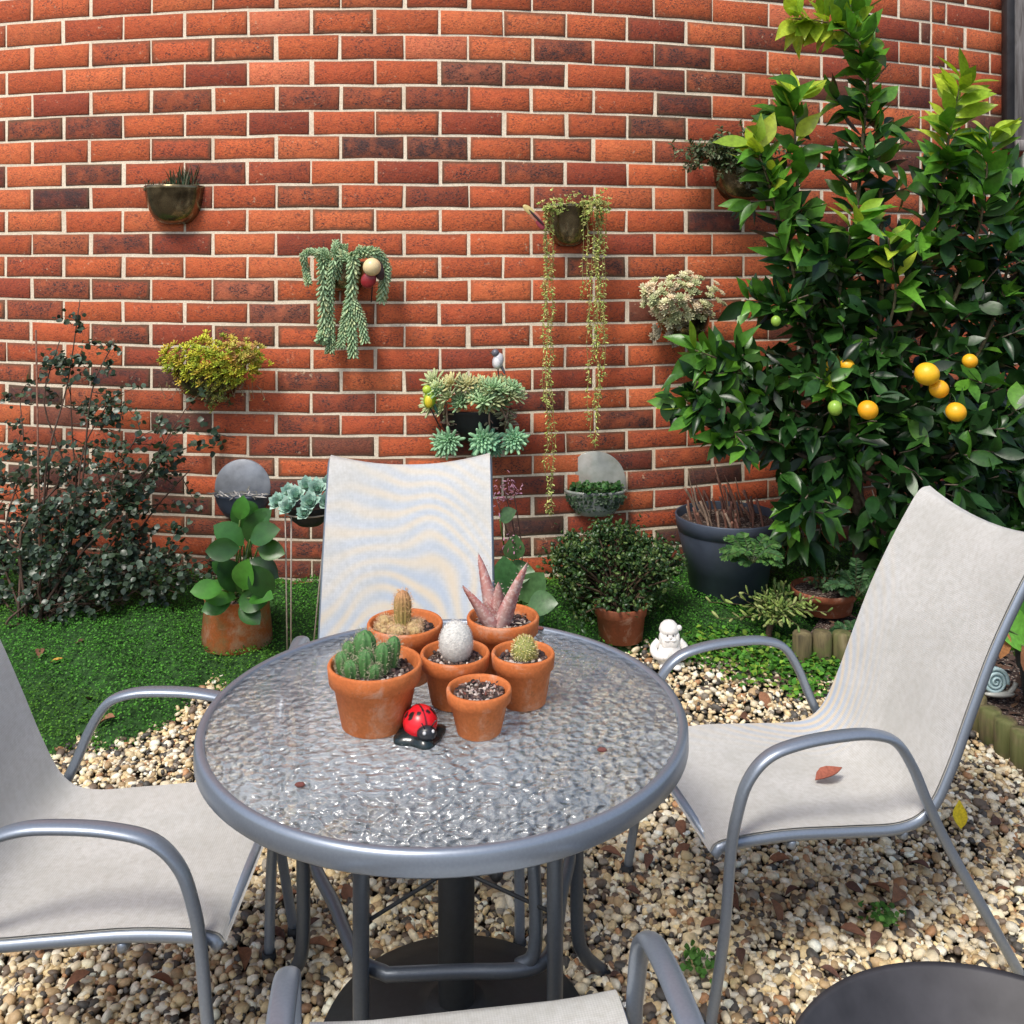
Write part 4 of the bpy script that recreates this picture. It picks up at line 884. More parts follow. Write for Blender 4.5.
b = B(); s0, s1 = gp(41, 625), wp(36, 330, .35); b.add(*tube([s0-A([0, 0, .05]), (s0+s1)/2, s1], .004, 6), (1.3, .8, .7)); tag(b.obj('stake', M_bark), 'thin reddish garden stake standing in the dark shrub at left', 'garden stake')
# white clover-like weed
g0 = gp(58, 610); b = B(); n = 26; addinst(b, LTr, frames(rdir(n)*A([1, .5, 1]), A([0, -1., .3])+rdir(n)*.3, RNG.uniform(.018, .026, n)), g0+RNG.normal(0, 1, (n, 3))*A([.022, .015, .03])+A([0, 0, .06]), colmix(n, [(.12, .2, .13), (.18, .27, .2)], .15)); b.add(*tube([g0, g0+A([0, 0, .06])], .002, 5), (.1, .15, .08)); tag(b.obj('weed', M_small), 'small pale leaved weed beside the stake at the foot of the shrub', 'weed')

# broad leaved plant in weathered terracotta pot
g0 = gp(237, 642); t, s = potted('potted_plant', 'weathered terracotta pot with large glossy broad green leaves before the grey disc', 'potted plant', (g0[0], g0[1], g0[2]), .122, .18, .130, M_terra_old, chipn=60, collar=.04, soil=.92)
BL_ = leafT([.30, .50, .64, .70, .68, .58, .38], .16, .22); RL_ = leafT([.45, .68, .80, .82, .76, .62, .38], .12, .18)
def big(b, items, Y, T, pal, base, sc=1.0):
    for (x, y, L, ang, tilt, sh) in items:
        p = P(x, y, Y+RNG.uniform(-.05, .05)); d = A([math.cos(ang), -tilt, math.sin(ang)]); Lm = L/F_*Y*sc
        addinst(b, T, frames(A([d]), A([[RNG.normal(0, .2), -.9, .55+RNG.normal(0, .2)]]), A([Lm])), A([p]), np.clip(colmix(1, pal, .12)*sh, .005, 1))
        b.add(*tube(spline([base, (base+p)/2+A([RNG.normal(0, .015), .02, -.01]), p], 4), .0035, 5), (.12, .2, .05))
b = B(); pal_b = [(.04, .15, .02), (.06, .20, .025), (.03, .11, .02)]
big(b, [(238, 592, 52, 1.9, .3, .8), (238, 596, 50, .9, .3, .9), (236, 598, 50, 2.7, .4, 1), (238, 600, 44, .1, .5, .9), (232, 600, 40, 3.3, .6, 1.1), (240, 604, 40, -.5, .6, 1.1), (250, 545, 52, 1.2, .2, .9), (244, 545, 48, 2.4, .3, 1.1), (240, 548, 44, 3.1, .5, .8), (250, 540, 46, .5, .4, .8), (246, 530, 44, 1.75, .3, 1.2), (252, 530, 40, .9, .3, 1.1), (250, 560, 46, -.4, .4, .6), (245, 562, 50, -1.3, .3, .5), (252, 565, 50, -1.0, .2, .6), (240, 520, 34, 1.4, .3, 1.3), (256, 520, 32, 2.0, .3, 1.0), (258, 548, 40, 0., .5, .8), (222, 590, 40, 2.9, .6, 1.2), (230, 575, 30, 2.3, .4, 1.0), (243, 590, 48, 1.4, .5, 1.2), (250, 598, 42, .4, .7, 1.1)], 3.55, BL_, pal_b, s, .74)
b.add(*tube(spline([s, P(240, 575, 3.58), P(250, 545, 3.6), P(252, 515, 3.6)], 6), .008, 7), (.14, .2, .07)); b.obj('foliage', leafmat('broad_leaf', rough=.34, trans=.15, nz=25), t)
# kalanchoe behind the chair
g0 = gp(520, 612)+A([0, .0, 0]); t = thing('flowering_succulent', 'tall succulent with pink flower stems and round leaves right of the chair backrest', 'plant', g0)
b = B(); big(b, [(508, 590, 46, 1.7, .3, 1), (520, 600, 48, .9, .3, 1), (528, 605, 40, .3, .5, .9), (505, 600, 40, 2.3, .4, .8), (512, 560, 34, 1.4, .3, .7), (520, 612, 34, -.1, .6, 1.1), (535, 590, 26, 1.2, .4, .9), (500, 520, 26, .7, .4, .6), (505, 575, 40, .3, .4, .8)], 3.65, RL_, [(.06, .17, .06), (.10, .22, .08)], g0, .78)
b.obj('leaves', M_leaf, t)
b = B()
for (x, y) in [(504, 486), (497, 500), (513, 488), (509, 545)]:
    e = P(x, y, 3.65); b.add(*tube(spline([g0, (g0+e)/2+A([.02, 0, 0]), e], 5), .0022, 5), (.14, .08, .07)); n = 26
    addinst(b, FL, frames(rdir(n)+A([0, -.3, -.3]), rdir(n), RNG.uniform(.012, .02, n)), e+RNG.normal(0, .018, (n, 3)), colmix(n, [(.42, .20, .30), (.5, .28, .36), (.3, .12, .14)], .15))
b.obj('flower_stem', M_succ, t)
# jade plant in pot
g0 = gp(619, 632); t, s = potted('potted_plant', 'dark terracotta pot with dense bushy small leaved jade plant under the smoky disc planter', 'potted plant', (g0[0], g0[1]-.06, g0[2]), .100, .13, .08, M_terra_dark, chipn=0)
b = B(); Pl = []; cJ = P(614, 566, g0[1]+.02); 
for _ in range(190):
    a = RNG.random()*2*PI; q = RNG.random()**.4; e = cJ+A([math.cos(a)*.225*q, RNG.normal(0, .08), math.sin(a)*.125*q*(1+.25*math.sin(a*5))-.005]); mid = (s+e)/2+A([0, 0, .02]); b.add(*tube(spline([s+RNG.normal(0, .02, 3)*A([1, 1, 0]), mid, e], 3), .0035, 4), (.5, .42, .3)); Pl.append(e)
b.obj('branches', M_bark, t)
Pl = A(Pl); pos = (Pl[:, None]+RNG.normal(0, .024, (len(Pl), 27, 3))).reshape(-1, 3); n = len(pos)
b = B(); addinst(b, fleshT(.62, 6, (.5, .95, 1, .7), .3), frames(rdir(n)+A([0, -.2, .4]), A([0, -.6, 1.])+rdir(n)*.6, RNG.uniform(.016, .026, n)), pos, colmix(n, [(.025, .065, .018), (.05, .11, .025), (.03, .075, .02), (.11, .17, .045)], .25)); b.obj('foliage', M_leaf, t)
# slate pot with cut twigs
g0 = gp(728, 598); cP = A([(728-512)/F_*4.02, 4.02, float(G(0, 4.02))]); cP[2] = E-(604-HY)/F_*3.88
t, s = potted('large_planter', 'large slate blue plastic planter with bare reddish twigs standing against the wall', 'potted plant', tuple(cP), .212, E-(514-HY)/F_*4.02-cP[2], .15, M_slate, collar=.2, chipn=0, soil=.9)
b = B()
for _ in range(46):
    a = RNG.random()*2*PI; q = math.sqrt(RNG.random())*.16; p = s+A([math.cos(a)*q, math.sin(a)*q, -.01]); L = RNG.uniform(.05, .15) if RNG.random() < .85 else RNG.uniform(.15, .24); e = p+A([RNG.normal(0, .15)*L+(-.25*L), RNG.normal(0, .15)*L, L]); b.add(*tube(spline([p, (p+e)/2+RNG.normal(0, .006, 3), e], 3), [.0055]*7 if L < .15 else np.linspace(.004, .0015, 7), 5), A([(.30, .14, .09), (.38, .26, .18), (.22, .10, .07)])[RNG.integers(0, 3)])
b.obj('twigs', M_twig, t)
# ferns and low plants under the tree
def fern(name, label, cat, x, y, Y, n, Lpx, pal, mat=M_small, up=.5, T=LT1, ls=.016, base=None):
    p = P(x, y, Y) if base is None else base; gz = float(G(0, p[1])); g = A([p[0], p[1], min(p[2], gz+.3)]); 
    b = B()
    for i in range(n):
        a = RNG.random()*2*PI; L = Lpx/F_*Y*RNG.uniform(.6, 1.1); d = A([math.cos(a), .6*math.sin(a)-.25, up+RNG.random()*.5]); pts = spline([g, g+nrm(d)*L*.6, g+nrm(d)*L*1.0+A([0, 0, -.25*L])], 7); b.add(*tube(pts, .0015, 4), (.06, .08, .03))
        m = 26; f = np.linspace(.2, .99, m)*(len(pts)-1.01); i0 = f.astype(int); pos = pts[i0]+(pts[i0+1]-pts[i0])*(f-i0)[:, None]; tg = nrm(pts[i0+1]-pts[i0]); sd = nrm(np.cross(tg, [0, -.4, 1])); sg = np.where(np.arange(m) % 2, 1, -1)[:, None]
        addinst(b, T, frames(sd*sg+tg*.6+rdir(m)*.2, A([0, -.5, 1.])+rdir(m)*.2, ls*1.4*np.sin(np.linspace(.5, 2.9, m))+.006), pos, colmix(m, pal, .2))
    return tag(b.obj(name, mat, base=g), label, cat)
fern('fern', 'feathery green fern hanging in front of the large slate planter', 'fern', 752, 562, 3.68, 26, 40, [(.05, .13, .03), (.08, .18, .04), (.03, .09, .025)], up=.35)
fern('fern', 'dark fern growing between the low terracotta bowl and the right chair back', 'fern', 856, 598, 3.72, 22, 46, [(.03, .08, .03), (.05, .12, .04)], up=.6)
fern('fern', 'small fern at the foot of the log edging left of the right chair back', 'fern', 850, 640, 3.62, 10, 26, [(.05, .12, .04), (.03, .08, .03)], up=.5)
t = thing('leafy_succulent', 'yellow green succulent with fleshy leaves on a short dark stem by the armrest', 'plant', gp(768, 645)); g0 = gp(768, 645)
b = B(); ctr = P(775, 604, g0[1]); n = 70; pos = np.tile(g0+A([0, 0, .02]), (n, 1)); 
b.add(*tube(spline([g0-A([0, 0, .02]), g0+A([.004, 0, .05]), ctr+A([0, 0, -.03])], 4), .012, 7), (.10, .06, .04))
tips = ctr+RNG.normal(0, 1, (n, 3))*A([.065, .04, .026]); sprigs(b, np.tile(ctr+A([0, 0, -.03]), (n, 1)), tips-(ctr+A([0, 0, -.03])), np.linalg.norm(tips-(ctr+A([0, 0, -.03])), axis=1), FL, 8, .034, [(.16, .24, .05), (.24, .32, .08), (.12, .2, .05), (.3, .34, .12)], angle=.9); b.obj('foliage', M_succ, t)
g0 = A([(824-512)/F_*3.80, 3.80, .215])
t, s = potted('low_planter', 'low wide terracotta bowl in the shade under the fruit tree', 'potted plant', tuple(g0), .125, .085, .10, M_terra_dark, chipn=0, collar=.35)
b = B(); n = 14; sprigs(b, np.tile(s, (n, 1)), rdir(n)*A([1, .6, .2])+A([0, -.2, .8]), RNG.uniform(.05, .12, n), LT1, 9, .022, [(.05, .1, .04), (.08, .14, .05)]); b.obj('foliage', M_small, t)
# log edging
t = thing('log_edging', 'mossy half log garden edging curving round the right hand bed', 'garden edging', (1.5, 3.3, 0))
cv = spline([(1.64, 2.86), (1.56, 3.06), (1.515, 3.26), (1.46, 3.42), (1.36, 3.52), (1.22, 3.57), (1.00, 3.58)], 30); L = np.concatenate([[0], np.cumsum(np.linalg.norm(np.diff(cv, axis=0), axis=1))]); q = 0
while q < L[-1]:
    x = np.interp(q, L, cv[:, 0]); y = np.interp(q, L, cv[:, 1]); g = float(G(x, y)); h = .115+RNG.normal(0, .008); r = .034
    b = B(); b.add(*lathe([(.0001, -.08), (r, -.08), (r*1.02, h*.5), (r, h-.006), (r-.005, h), (.0001, h+.002)], 16, (x, y, g))); b.obj('log', M_log, t); q += .071
b = B(); cvi = cv[::8]; top = []; 
for (x, y) in cvi: top.append((x+.03, y+.02, float(G(x, y))+.085))
out = [(p[0]+.9 if p[0] > 1.3 else p[0]+.45, p[1]+.75, float(G(0, p[1]))+.10) for p in top]
V = A(top+out); m = len(top); i = np.arange(m-1); b.add(V, [np.stack([i, i+m, i+1+m, i+1], 1)]); tag(b.obj('bed_soil', M_soil, base=(0, 0, 0)), kind='structure')
b = B(); n = 500; f = RNG.random(n)*(m-1.01); i0 = f.astype(int); pos = V[i0]+(V[i0+1]-V[i0])*(f-i0)[:, None]+RNG.random((n, 1))*A([.35, .25, 0])+A([0, 0, .012]); addinst(b, LT1, frames(rdir(n)*A([1, 1, .3]), A([0, 0, 1.])+rdir(n)*.4, RNG.uniform(.02, .05, n)), pos, colmix(n, [(.10, .05, .03), (.06, .035, .025), (.16, .09, .05)], .2)); tag(b.obj('bed_leaf_litter', M_chip, base=(0, 0, 0)), kind='stuff', label='brown leaf litter covering the raised bed behind the log edging')
# snail ornament
c0 = P(995, 681, 3.26); t = thing('snail_ornament', 'pale blue spiral shelled snail ornament on the log edging at far right', 'ornament', c0-A([0, 0, .045]))
b = B()
for lay in range(1):
    th_ = np.linspace(0, 2*PI*3.2, 90); rr = .0415*(th_/th_[-1])**1.0+.001; pth = np.stack([c0[0]+rr*np.cos(-th_+1.0), c0[1]-.012*(1-th_/th_[-1]), c0[2]+rr*np.sin(-th_+1.0)*1.02], 1); V, Fs = tube(pth, np.maximum(.003, .0068*(.35+.65*th_/th_[-1])), 10); b.add(V, Fs, (.50, .66, .68))
    b.add(*ball(c0+A([0, .012, 0]), (.043, .02, .044), 26, 16), (.22, .32, .34))
b.obj('shell', M_paint, t)
b = B(); b.add(*ball(c0+A([.015, .0, -.042]), (.05, .016, .010), 18, 10), (.42, .42, .38)); b.add(*tube(spline([c0+A([.045, 0, -.038]), c0+A([.06, -.004, -.02]), c0+A([.066, -.005, -.004])], 4), .008, 8), (.42, .42, .38)); b.obj('body', M_paint, t)
# dark pot with big leaves at the far right
g0 = A([1.73, 3.20, .1]); t, s = potted('potted_plant', 'black pot with curled bright green and browned leaves at the far right edge', 'potted plant', tuple(g0), .11, .20, .08, M_dark, chipn=30)
b = B(); big(b, [(1015, 650, 36, 1.9, .5, 2.2), (1030, 640, 60, 2.5, .5, 1.8), (1040, 620, 60, 2.1, .2, 1.6), (1030, 600, 40, 1.6, .3, 2), (1045, 640, 60, 1.0, .3, 1), (1050, 640, 50, .3, .4, 1)], 3.2, BL_, [(.09, .24, .03), (.06, .18, .03)], s)
b.obj('leaves', M_leaf, t)
b = B(); big(b, [(1006, 628, 30, -1.9, .3, 1), (1022, 645, 30, -1.4, .3, 1)], 3.14, LT1, [(.35, .15, .05), (.28, .12, .05)], s); b.obj('dead_leaf', M_chip, t)
# gnome figurine
g0 = gp(669, 664); t = thing('gnome_figurine', 'small white bearded garden gnome figurine between the table and the right chair arm', 'figurine', g0)
z0 = g0[2]-.005; s_ = .98
b = B(); b.add(*lathe([(.0001, 0), (.040, 0), (.043, .012), (.040, .03), (.043, .055), (.036, .082), (.024, .098), (.0001, .102)], 28, (g0[0], g0[1], z0)))
for sx in (-1, 1):
    b.add(*tube(spline([(g0[0]+sx*.036, g0[1], z0+.088), (g0[0]+sx*.056, g0[1]-.004, z0+.064), (g0[0]+sx*.048, g0[1]-.026, z0+.046), (g0[0]+sx*.022, g0[1]-.040, z0+.046)], 5), .014, 10)); b.add(*ball((g0[0]+sx*.018, g0[1]-.043, z0+.047), .012, 12, 8)); b.add(*ball((g0[0]+sx*.022, g0[1]-.03, z0+.008), (.018, .026, .011), 14, 8))
b.obj('body', M_plastic_white, t)
b = B(); b.add(*ball((g0[0], g0[1]-.004, z0+.112), (.030, .028, .030), 22, 14)); b.add(*ball((g0[0], g0[1]-.034, z0+.112), .006, 10, 8)); b.obj('head', M_plastic_white, t)
b = B(); b.add(*ball((g0[0], g0[1]-.024, z0+.088), (.030, .014, .030), 20, 12))
for sx in (-1, 1): b.add(*ball((g0[0]+sx*.027, g0[1]-.008, z0+.100), (.011, .018, .026), 12, 8)); b.add(*ball((g0[0]+sx*.010, g0[1]-.034, z0+.102), (.011, .006, .005), 12, 8))
b.obj('beard', M_plastic_white, t)
b = B(); b.add(*lathe([(.034, 0), (.036, .006), (.034, .012), (.030, .024), (.018, .036), (.0001, .040)], 24, (g0[0], g0[1]+.002, z0+.122))); b.add(*ball((g0[0]+.036, g0[1]-.004, z0+.136), .010, 12, 8)); b.obj('hat', M_plastic_white, t)
b = B()
for sx in (-1, 1): b.add(*ball((g0[0]+sx*.010, g0[1]-.030, z0+.118), (.0032, .002, .0042), 8, 6), (.15, .14, .14))
b.obj('eyes', M_paint, t)
# fire bowl
fb = (.668, 1.30, 0); t = thing('fire_bowl', 'wide dark metal fire bowl in the bottom right corner on pebbles', 'fire bowl', fb)
b = B(); b.add(*lathe([(.0001, .30), (.10, .305), (.20, .34), (.27, .40), (.298, .445), (.306, .45), (.305, .443), (.28, .39), (.205, .325), (.10, .288), (.0001, .283)], 80, fb)); b.obj('bowl', M_iron, t)
for k in range(3):
    a = k*2*PI/3+.5; b = B(); b.add(*tube([(fb[0]+.14*math.cos(a), fb[1]+.14*math.sin(a), .305), (fb[0]+.22*math.cos(a), fb[1]+.22*math.sin(a), 0)], .011, 8)); b.obj('leg', M_iron, t)

# ================================================================== ORANGE TREE
TB = gp(858, 600); TB[1] = 4.02; TB[0] = (858-512)/F_*4.02; TB[2] = float(G(0, 4.02))
tree = thing('orange_tree', 'tall glossy leaved orange tree with ripe oranges in the right corner', 'tree', TB)
b = B(); hub = P(855, 470, 4.0)
pt = spline([TB-A([0, 0, .03]), TB+A([.01, 0, .2]), hub], 6); b.add(*tube(pt, np.linspace(.034, .026, len(pt)), 9))
shoots = [  # px path points, depth, leaf length px, density, young at the tip
 ([(850, 470), (825, 330), (802, 230), (795, 130), (800, 92)], 3.80, 42, .62, .75),
 ([(850, 470), (850, 300), (862, 150), (866, 60), (835, 26), (790, 18)], 3.85, 38, .80, 1.0),
 ([(855, 470), (880, 320), (880, 180), (872, 90), (850, 10), (820, -30)], 3.95, 36, .6, .8),
 ([(860, 470), (905, 330), (940, 200), (950, 130), (962, 78)], 3.80, 40, .75, 1.0),
 ([(860, 470), (940, 330), (975, 240), (985, 190), (990, 130)], 3.75, 38, .75, .6),
 ([(860, 470), (960, 380), (1000, 300), (1010, 230), (1012, 185)], 3.85, 36, .7, .3),
 ([(850, 470), (810, 330), (785, 240), (768, 180), (752, 138)], 3.78, 38, .75, .75),
 ([(850, 470), (780, 400), (730, 365), (695, 350)], 3.75, 36, .8, .45), ([(850, 470), (770, 410), (715, 400), (682, 408)], 3.78, 36, .8, .4), ([(850, 480), (780, 445), (735, 430), (715, 442)], 3.75, 34, .8, .25),
 ([(850, 470), (900, 420), (960, 400), (1040, 380)], 3.8, 34, .9, .1), ([(855, 480), (930, 470), (1000, 490), (1050, 500)], 3.85, 32, .9, 0), ([(850, 480), (815, 480), (800, 500), (790, 530)], 3.72, 36, .9, .2),
 ([(850, 480), (850, 420), (832, 385), (832, 392)], 3.65, 30, .9, .55), ([(860, 470), (980, 450), (1030, 420), (1060, 330)], 3.85, 34, .9, .1),
 ([(855, 470), (940, 520), (980, 540), (1010, 530)], 3.8, 32, .9, 0), ([(850, 470), (870, 380), (895, 300), (888, 235)], 3.75, 40, .75, .6), ([(850, 470), (820, 360), (790, 310), (745, 300)], 3.85, 34, .8, .25),
 ([(855, 480), (880, 540), (900, 560), (880, 580)], 3.8, 32, .9, 0), ([(850, 470), (838, 330), (845, 260), (858, 205)], 3.78, 40, .7, .55), ([(860, 470), (990, 370), (1030, 300), (1040, 220)], 3.95, 34, .8, .2)]
OL = leafT([.17, .30, .38, .41, .37, .27, .13], .2, .22); OL2 = leafT([.18, .32, .41, .43, .38, .27, .13], .26, .45); OL3 = leafT([.16, .28, .36, .38, .35, .26, .12], .14, .02)
PP = []; DD = []; SS = []; CC = []; UU = []
mat_c = A([(.014, .050, .011), (.022, .074, .014), (.034, .105, .018), (.009, .034, .009)]); yng = A([(.38, .52, .04), (.27, .43, .035), (.50, .62, .06)]); mid_c = A([(.085, .22, .022), (.06, .17, .02)])
def put(p, d, s, y):
    PP.append(p); DD.append(d); SS.append(s)
    if y > .75: c = yng[RNG.integers(3)]
    elif y > .42: c = mid_c[RNG.integers(2)]*(1.0+y*.5)
    else: c = mat_c[RNG.integers(4)]
    CC.append(np.clip(c*(1+RNG.normal(0, .15)), .004, 1)); UU.append(A([0, -.8, .8])+RNG.normal(0, .45, 3))
for pts, Y, Lpx, dens, yg in shoots:
    m = len(pts); p = A([P(x, y, Y+(hub[1]-Y)*(1-i/(m-1))**1.5) for i, (x, y) in enumerate(pts)])+0; p = spline(p, 8)
    b.add(*tube(p, np.linspace(.011, .0025, len(p)), 6), (1, 1, 1) if yg < .3 else (1, 1.1, .8))
    L = np.linalg.norm(np.diff(p, axis=0), axis=1).sum(); n = int(L/.0125*dens)
    for i in range(n):
        q = .12+.88*(i+RNG.random())/n; f = q*(len(p)-1.01); i0 = int(f); x = p[i0]+(p[i0+1]-p[i0])*(f-i0); tg = nrm(p[i0+1]-p[i0]); rd = nrm(np.cross(tg, rdir(1)[0])); rd[1] -= .25
        y = RNG.random()*.45+yg*.95*max(0, (q-.25)/.75)**1.3
        put(x+rd*.004, rd*.9+tg*RNG.uniform(.25, 1.0)+A([0, -.1, -.12*(1-q)]), Lpx/F_*Y*RNG.uniform(.65, 1.1), y)
    # side twigs
    for i in range(int(5*dens)):
        q = RNG.uniform(.3, .9); x = p[int(q*(len(p)-1))]; e = x+rdir(1)[0]*A([.13, .12, .10])+A([0, -.03, .01]); pp = spline([x, (x+e)/2+RNG.normal(0, .008, 3), e], 3); b.add(*tube(pp, .003, 4))
        for k in range(9): put(pp[RNG.integers(2, len(pp))], nrm(e-x)*.6+rdir(1)[0]*.9, Lpx/F_*Y*RNG.uniform(.55, 1.0), RNG.random()*.5+yg*.25)
# dense lower mass
for (cx, cy, rx, ry, n, Y) in [(870, 400, 110, 80, 480, 4.0), (925, 450, 100, 75, 420, 3.95), (820, 430, 70, 60, 230, 3.95), (980, 400, 65, 120, 300, 4.0), (880, 320, 80, 60, 170, 4.1), (935, 495, 85, 45, 210, 4.05), (965, 280, 50, 60, 90, 4.1), (1020, 520, 60, 60, 160, 3.9), (930, 540, 60, 30, 120, 3.95), (800, 500, 30, 35, 60, 3.85), (745, 385, 50, 35, 70, 3.95), (975, 210, 50, 60, 110, 4.1), (1015, 260, 30, 80, 90, 4.0), (930, 260, 45, 50, 70, 4.15), (800, 300, 45, 40, 50, 4.0)]:
    for _ in range(n//6):
        a = RNG.random()*2*PI; q = math.sqrt(RNG.random()); x = P(cx+math.cos(a)*q*rx, cy+math.sin(a)*q*ry, Y+RNG.uniform(-.28, .28)); o = nrm(x-hub); e = x+nrm(o+RNG.normal(0, .5, 3)+A([0, -.3, -.1]))*.09; b.add(*tube([x, (x+e)/2+RNG.normal(0, .006, 3), e], .0028, 4))
        for k in range(7): put(x+(e-x)*RNG.random(), nrm(e-x)*.6+rdir(1)[0]*.8+A([0, -.1, -.15]), .118*RNG.uniform(.6, 1.1), RNG.random()*.43)
b.obj('trunk', M_bark, tree)
PP = A(PP); DD = A(DD); SS = A(SS); CC = A(CC); UU = A(UU); k3 = RNG.integers(0, 3, len(PP)); b = B()
for i, T in enumerate((OL, OL2, OL3)):
    m_ = k3 == i; S3 = np.stack([SS[m_]*RNG.uniform(.8, 1.2, m_.sum()), SS[m_], SS[m_]*RNG.uniform(-.3, 1.6, m_.sum())], 1); addinst(b, T, frames(DD[m_], UU[m_], S3), PP[m_], CC[m_])
b.obj('crown', M_leaf, tree)
# undergrowth of the tree's own shade is left to the light
def orangemat():
    t = NT('orange_peel'); v = t.noise(260, 2); f = t.noise(10, 2)
    c = t.mix(t.ramp(f[0], [(.35, v3(0)), (.65, v3(1))]), (.88, .38, .012, 1), (.92, .52, .02, 1))
    return t.done(t.pr(Base_Color=c, Roughness=.38, Normal=t.bump(v[0], .35, .002)))
M_or = orangemat()
for (x, y, r, Y) in [(927, 374, 12, 3.52), (939, 389, 9.5, 3.54), (956, 412, 10, 3.52), (868, 410, 10, 3.55), (970, 361, 7.5, 3.62), (831, 365, 7.5, 3.74), (847, 366, 7.5, 3.76), (885, 345, 7, 3.7)][:7]:
    c = P(x, y, Y); R_ = r/F_*Y; b = B(); b.add(*ball(c, (R_, R_, R_*.96), 28, 18)); o = b.obj('orange', M_or, tree)
    b = B(); b.add(*tube(spline([c+A([0, 0, R_*.95]), c+A([.004, .02, R_+.012]), c+A([.01, .06, R_+.022])], 4), .0018, 5), (.05, .12, .03)); b.obj('stalk', M_small, o)
for (x, y, r, Y) in [(776, 321, 5, 3.62), (835, 408, 7, 3.55)]:
    c = P(x, y, Y); R_ = r/F_*Y; b = B(); b.add(*ball(c, (R_, R_, R_*1.1), 20, 14), (.28, .46, .06)); o = b.obj('green_fruit', M_paint, tree)
# stray wall twig
c0 = wp(215, 437, .02); b = B(); n = 26; addinst(b, LTr, frames(rdir(n), A([0, -1., .5])+rdir(n)*.5, RNG.uniform(.02, .035, n)), c0+RNG.normal(0, 1, (n, 3))*A([.03, .01, .03])+A([0, -.02, 0]), colmix(n, [(.02, .04, .02), (.03, .06, .03)], .2)); b.add(*tube([c0+A([-.03, 0, .02]), c0+A([.09, -.02, 0])], .002, 5), (.1, .08, .06)); tag(b.obj('stray_sprig', M_small), 'small dark leafy sprig on the wall above the grey disc planter', 'sprig')
# ================================================================== FALLEN LEAVES
def leaf_obj(name, label, p, L, ang, col, group=None, curl=.25, cat='leaf'):
    b = B(); V, T = leafT([.35, .5, .45, .25], .25, curl); d = A([math.cos(ang), math.sin(ang), .05]); Mx = frames(A([d]), A([[0, 0, 1.]]), A([L])); V1, Fs, k = inst((V, T), Mx, A([[0, 0, 0]])); b.add(V1, Fs, col); V2 = V1-A([0, 0, .0012]); b.add(V2, [Fs[0][:, ::-1]], A(col)*.8)
    o = b.obj(name, M_chip, base=(0, 0, 0)); o.location = p; return tag(o, label, cat, group)
P0 = gp(965, 838); leaf_obj('yellow_leaf', 'bright yellow fallen leaf on pebbles right of the chair', P0+A([-.02, -.02, .035]), .075, 1.2, (.80, .60, .02), curl=-.5)
leaf_obj('dead_leaf', 'curled reddish brown dead leaf lying on the right chair seat', (.70, 2.31, .364), .08, .4, (.33, .10, .06), curl=-.12)
p = gp(50, 680); leaf_obj('yellow_leaf', 'small yellow orange fallen leaf on the green moss at left', p+A([0, 0, .06]), .045, .6, (.55, .30, .05), curl=-.1)
src = leaf_obj('fallen_leaf', 'brown dead leaf lying on the ground', gp(300, 890)+A([0, 0, .035]), .06, 1.0, (.20, .09, .05), 'brown dead leaves scattered on the ground')
vs_ = [src]
for L_, cl in ((.05, (.13, .06, .04)), (.07, (.26, .12, .06)), (.045, (.10, .05, .035))):
    vs_.append(leaf_obj('fallen_leaf', 'brown dead leaf lying on the ground', (0, 0, 0), L_, RNG.random()*6, cl, 'brown dead leaves scattered on the ground', curl=.1+RNG.random()*.4))
spots = [(720, 890), (735, 905), (770, 910), (860, 930), (840, 940), (880, 945), (940, 790), (960, 775), (925, 720), (905, 715), (600, 985), (610, 990), (690, 855), (650, 865), (300, 905), (320, 930), (345, 895), (290, 880), (560, 800), (35, 965), (90, 985), (120, 870), (240, 960), (700, 760), (740, 725), (800, 900), (790, 870), (1000, 830), (1010, 900), (930, 880), (760, 700), (785, 690), (40, 665), (75, 660), (115, 735), (90, 715), (700, 940), (820, 980), (900, 900), (575, 950), (150, 990), (20, 940), (330, 960), (985, 735), (1000, 745), (950, 725), (890, 905), (740, 960), (680, 830), (625, 900), (760, 790), (845, 895), (600, 860), (270, 940)]
for i, (x, y) in enumerate(spots):
    g = gp(x, y); z = .028+(.03 if g[1] > mb(g[0]) else 0)
    o = vs_[i] if 0 < i < 4 else vs_[i % 4].copy()
    if not (0 < i < 4): COL.objects.link(o)
    o.location = g+A([0, 0, z]); o.rotation_euler = (RNG.normal(0, .3), RNG.normal(0, .3), RNG.random()*6.28)
# small seeds on the glass
for (x, y) in [(300, 787), (602, 752), (540, 630)]:
    Y = (E-TZ)/((y-HY)/F_); b = B(); b.add(*ball((float((x-512)/F_*Y), Y, TZ+.004), (.009, .005, .004), 12, 8), (.16, .05, .04)); tag(b.obj('fallen_petal', M_chip), {300: 'tiny dark red petal at the left of the glass tabletop', 602: 'tiny dark red petal at the right of the glass tabletop', 540: 'tiny brown petal near the far rim of the glass tabletop'}[x], 'petal')
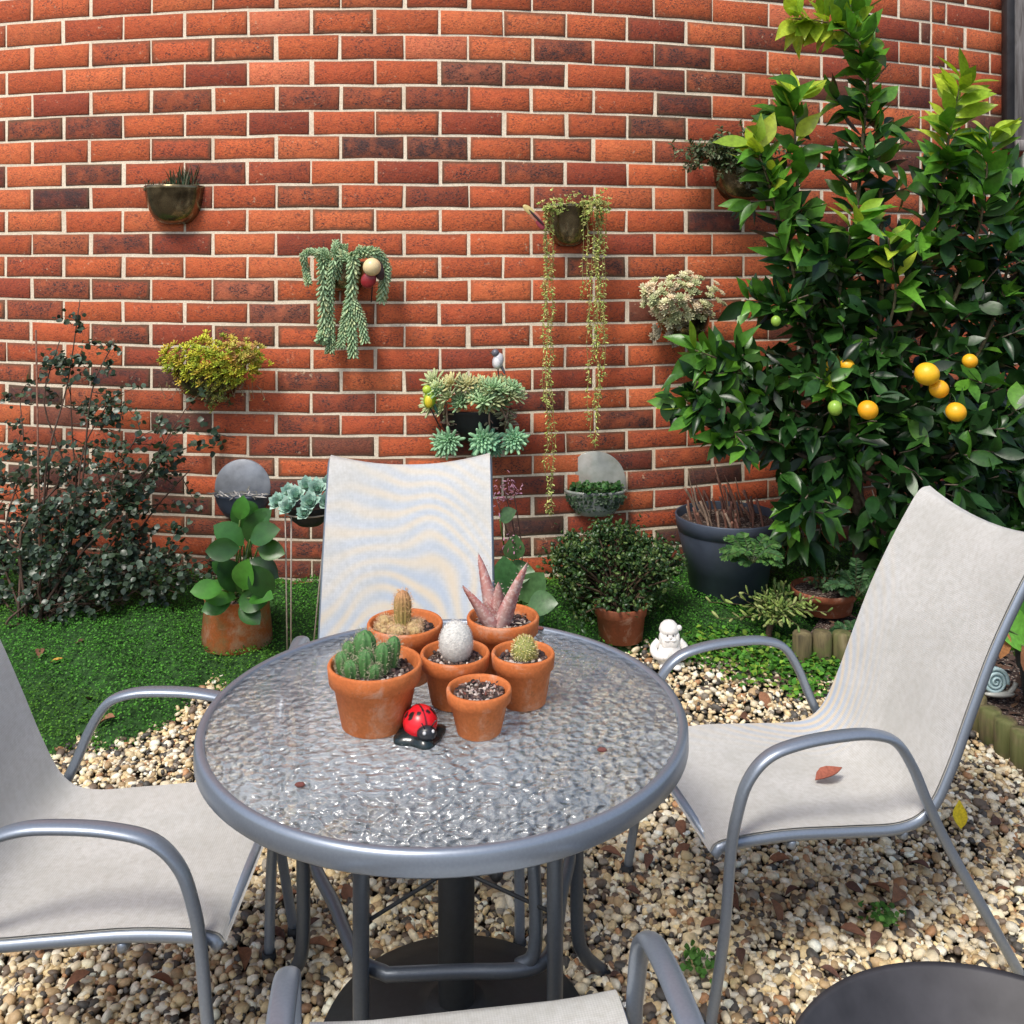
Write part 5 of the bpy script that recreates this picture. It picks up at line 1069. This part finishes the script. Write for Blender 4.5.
# ivy sprigs among pebbles
for (x, y, lab) in [(882, 930, 'small green seedling clump growing in pebbles near the fire bowl'), (700, 978, 'small green seedling clump growing in pebbles left of the near chair leg')]:
    g = gp(x, y); b = B(); n = 60; addinst(b, LTr, frames(rdir(n)+A([0, -.2, .5]), A([0, -.3, 1.])+rdir(n)*.4, RNG.uniform(.010, .018, n)), g+RNG.normal(0, 1, (n, 3))*A([.02, .018, .006])+A([0, 0, .035]), colmix(n, [(.06, .17, .03), (.09, .22, .04)], .2)); tag(b.obj('seedling', M_moss), lab, 'weed')

# ================================================================== LIGHT, SKY, CAMERA
az = math.radians(212); el = math.radians(56)   # direction the sun stands in, measured from +X
w = bpy.data.worlds.new('World'); SC.world = w; w.use_nodes = True; nt = w.node_tree; nt.nodes.clear()
sky = nt.nodes.new('ShaderNodeTexSky'); sky.sky_type = 'NISHITA'; sky.sun_disc = False; sky.sun_elevation = el
sdir = Vector((math.cos(az+.45)*math.cos(el), math.sin(az+.45)*math.cos(el), math.sin(el)))
sky.sun_rotation = math.atan2(sdir.x, sdir.y); sky.air_density = 1.0; sky.dust_density = 3.0; sky.ozone_density = 1.0
bg = nt.nodes.new('ShaderNodeBackground'); bg.inputs[1].default_value = .13
wo = nt.nodes.new('ShaderNodeOutputWorld'); nt.links.new(sky.outputs[0], bg.inputs[0]); nt.links.new(bg.outputs[0], wo.inputs[0])
sl = bpy.data.lights.new('sun', 'SUN'); sl.energy = 2.0; sl.angle = math.radians(16); sl.color = (1, .955, .89)
so = bpy.data.objects.new('sun', sl); COL.objects.link(so); so.rotation_euler = sdir.to_track_quat('Z', 'Y').to_euler()
cam = bpy.data.cameras.new('camera'); cam.sensor_width = 36; cam.lens = 36*F_/1024; cam.shift_y = -(512-HY)/1024; cam.clip_end = 300; cam.clip_start = .05
co = bpy.data.objects.new('camera', cam); COL.objects.link(co); co.location = (0, 0, E); co.rotation_euler = (PI/2, 0, 0); SC.camera = co
SC.view_settings.view_transform = 'Standard'; SC.view_settings.look = 'None'; SC.view_settings.gamma = 1; SC.view_settings.exposure = 0.47
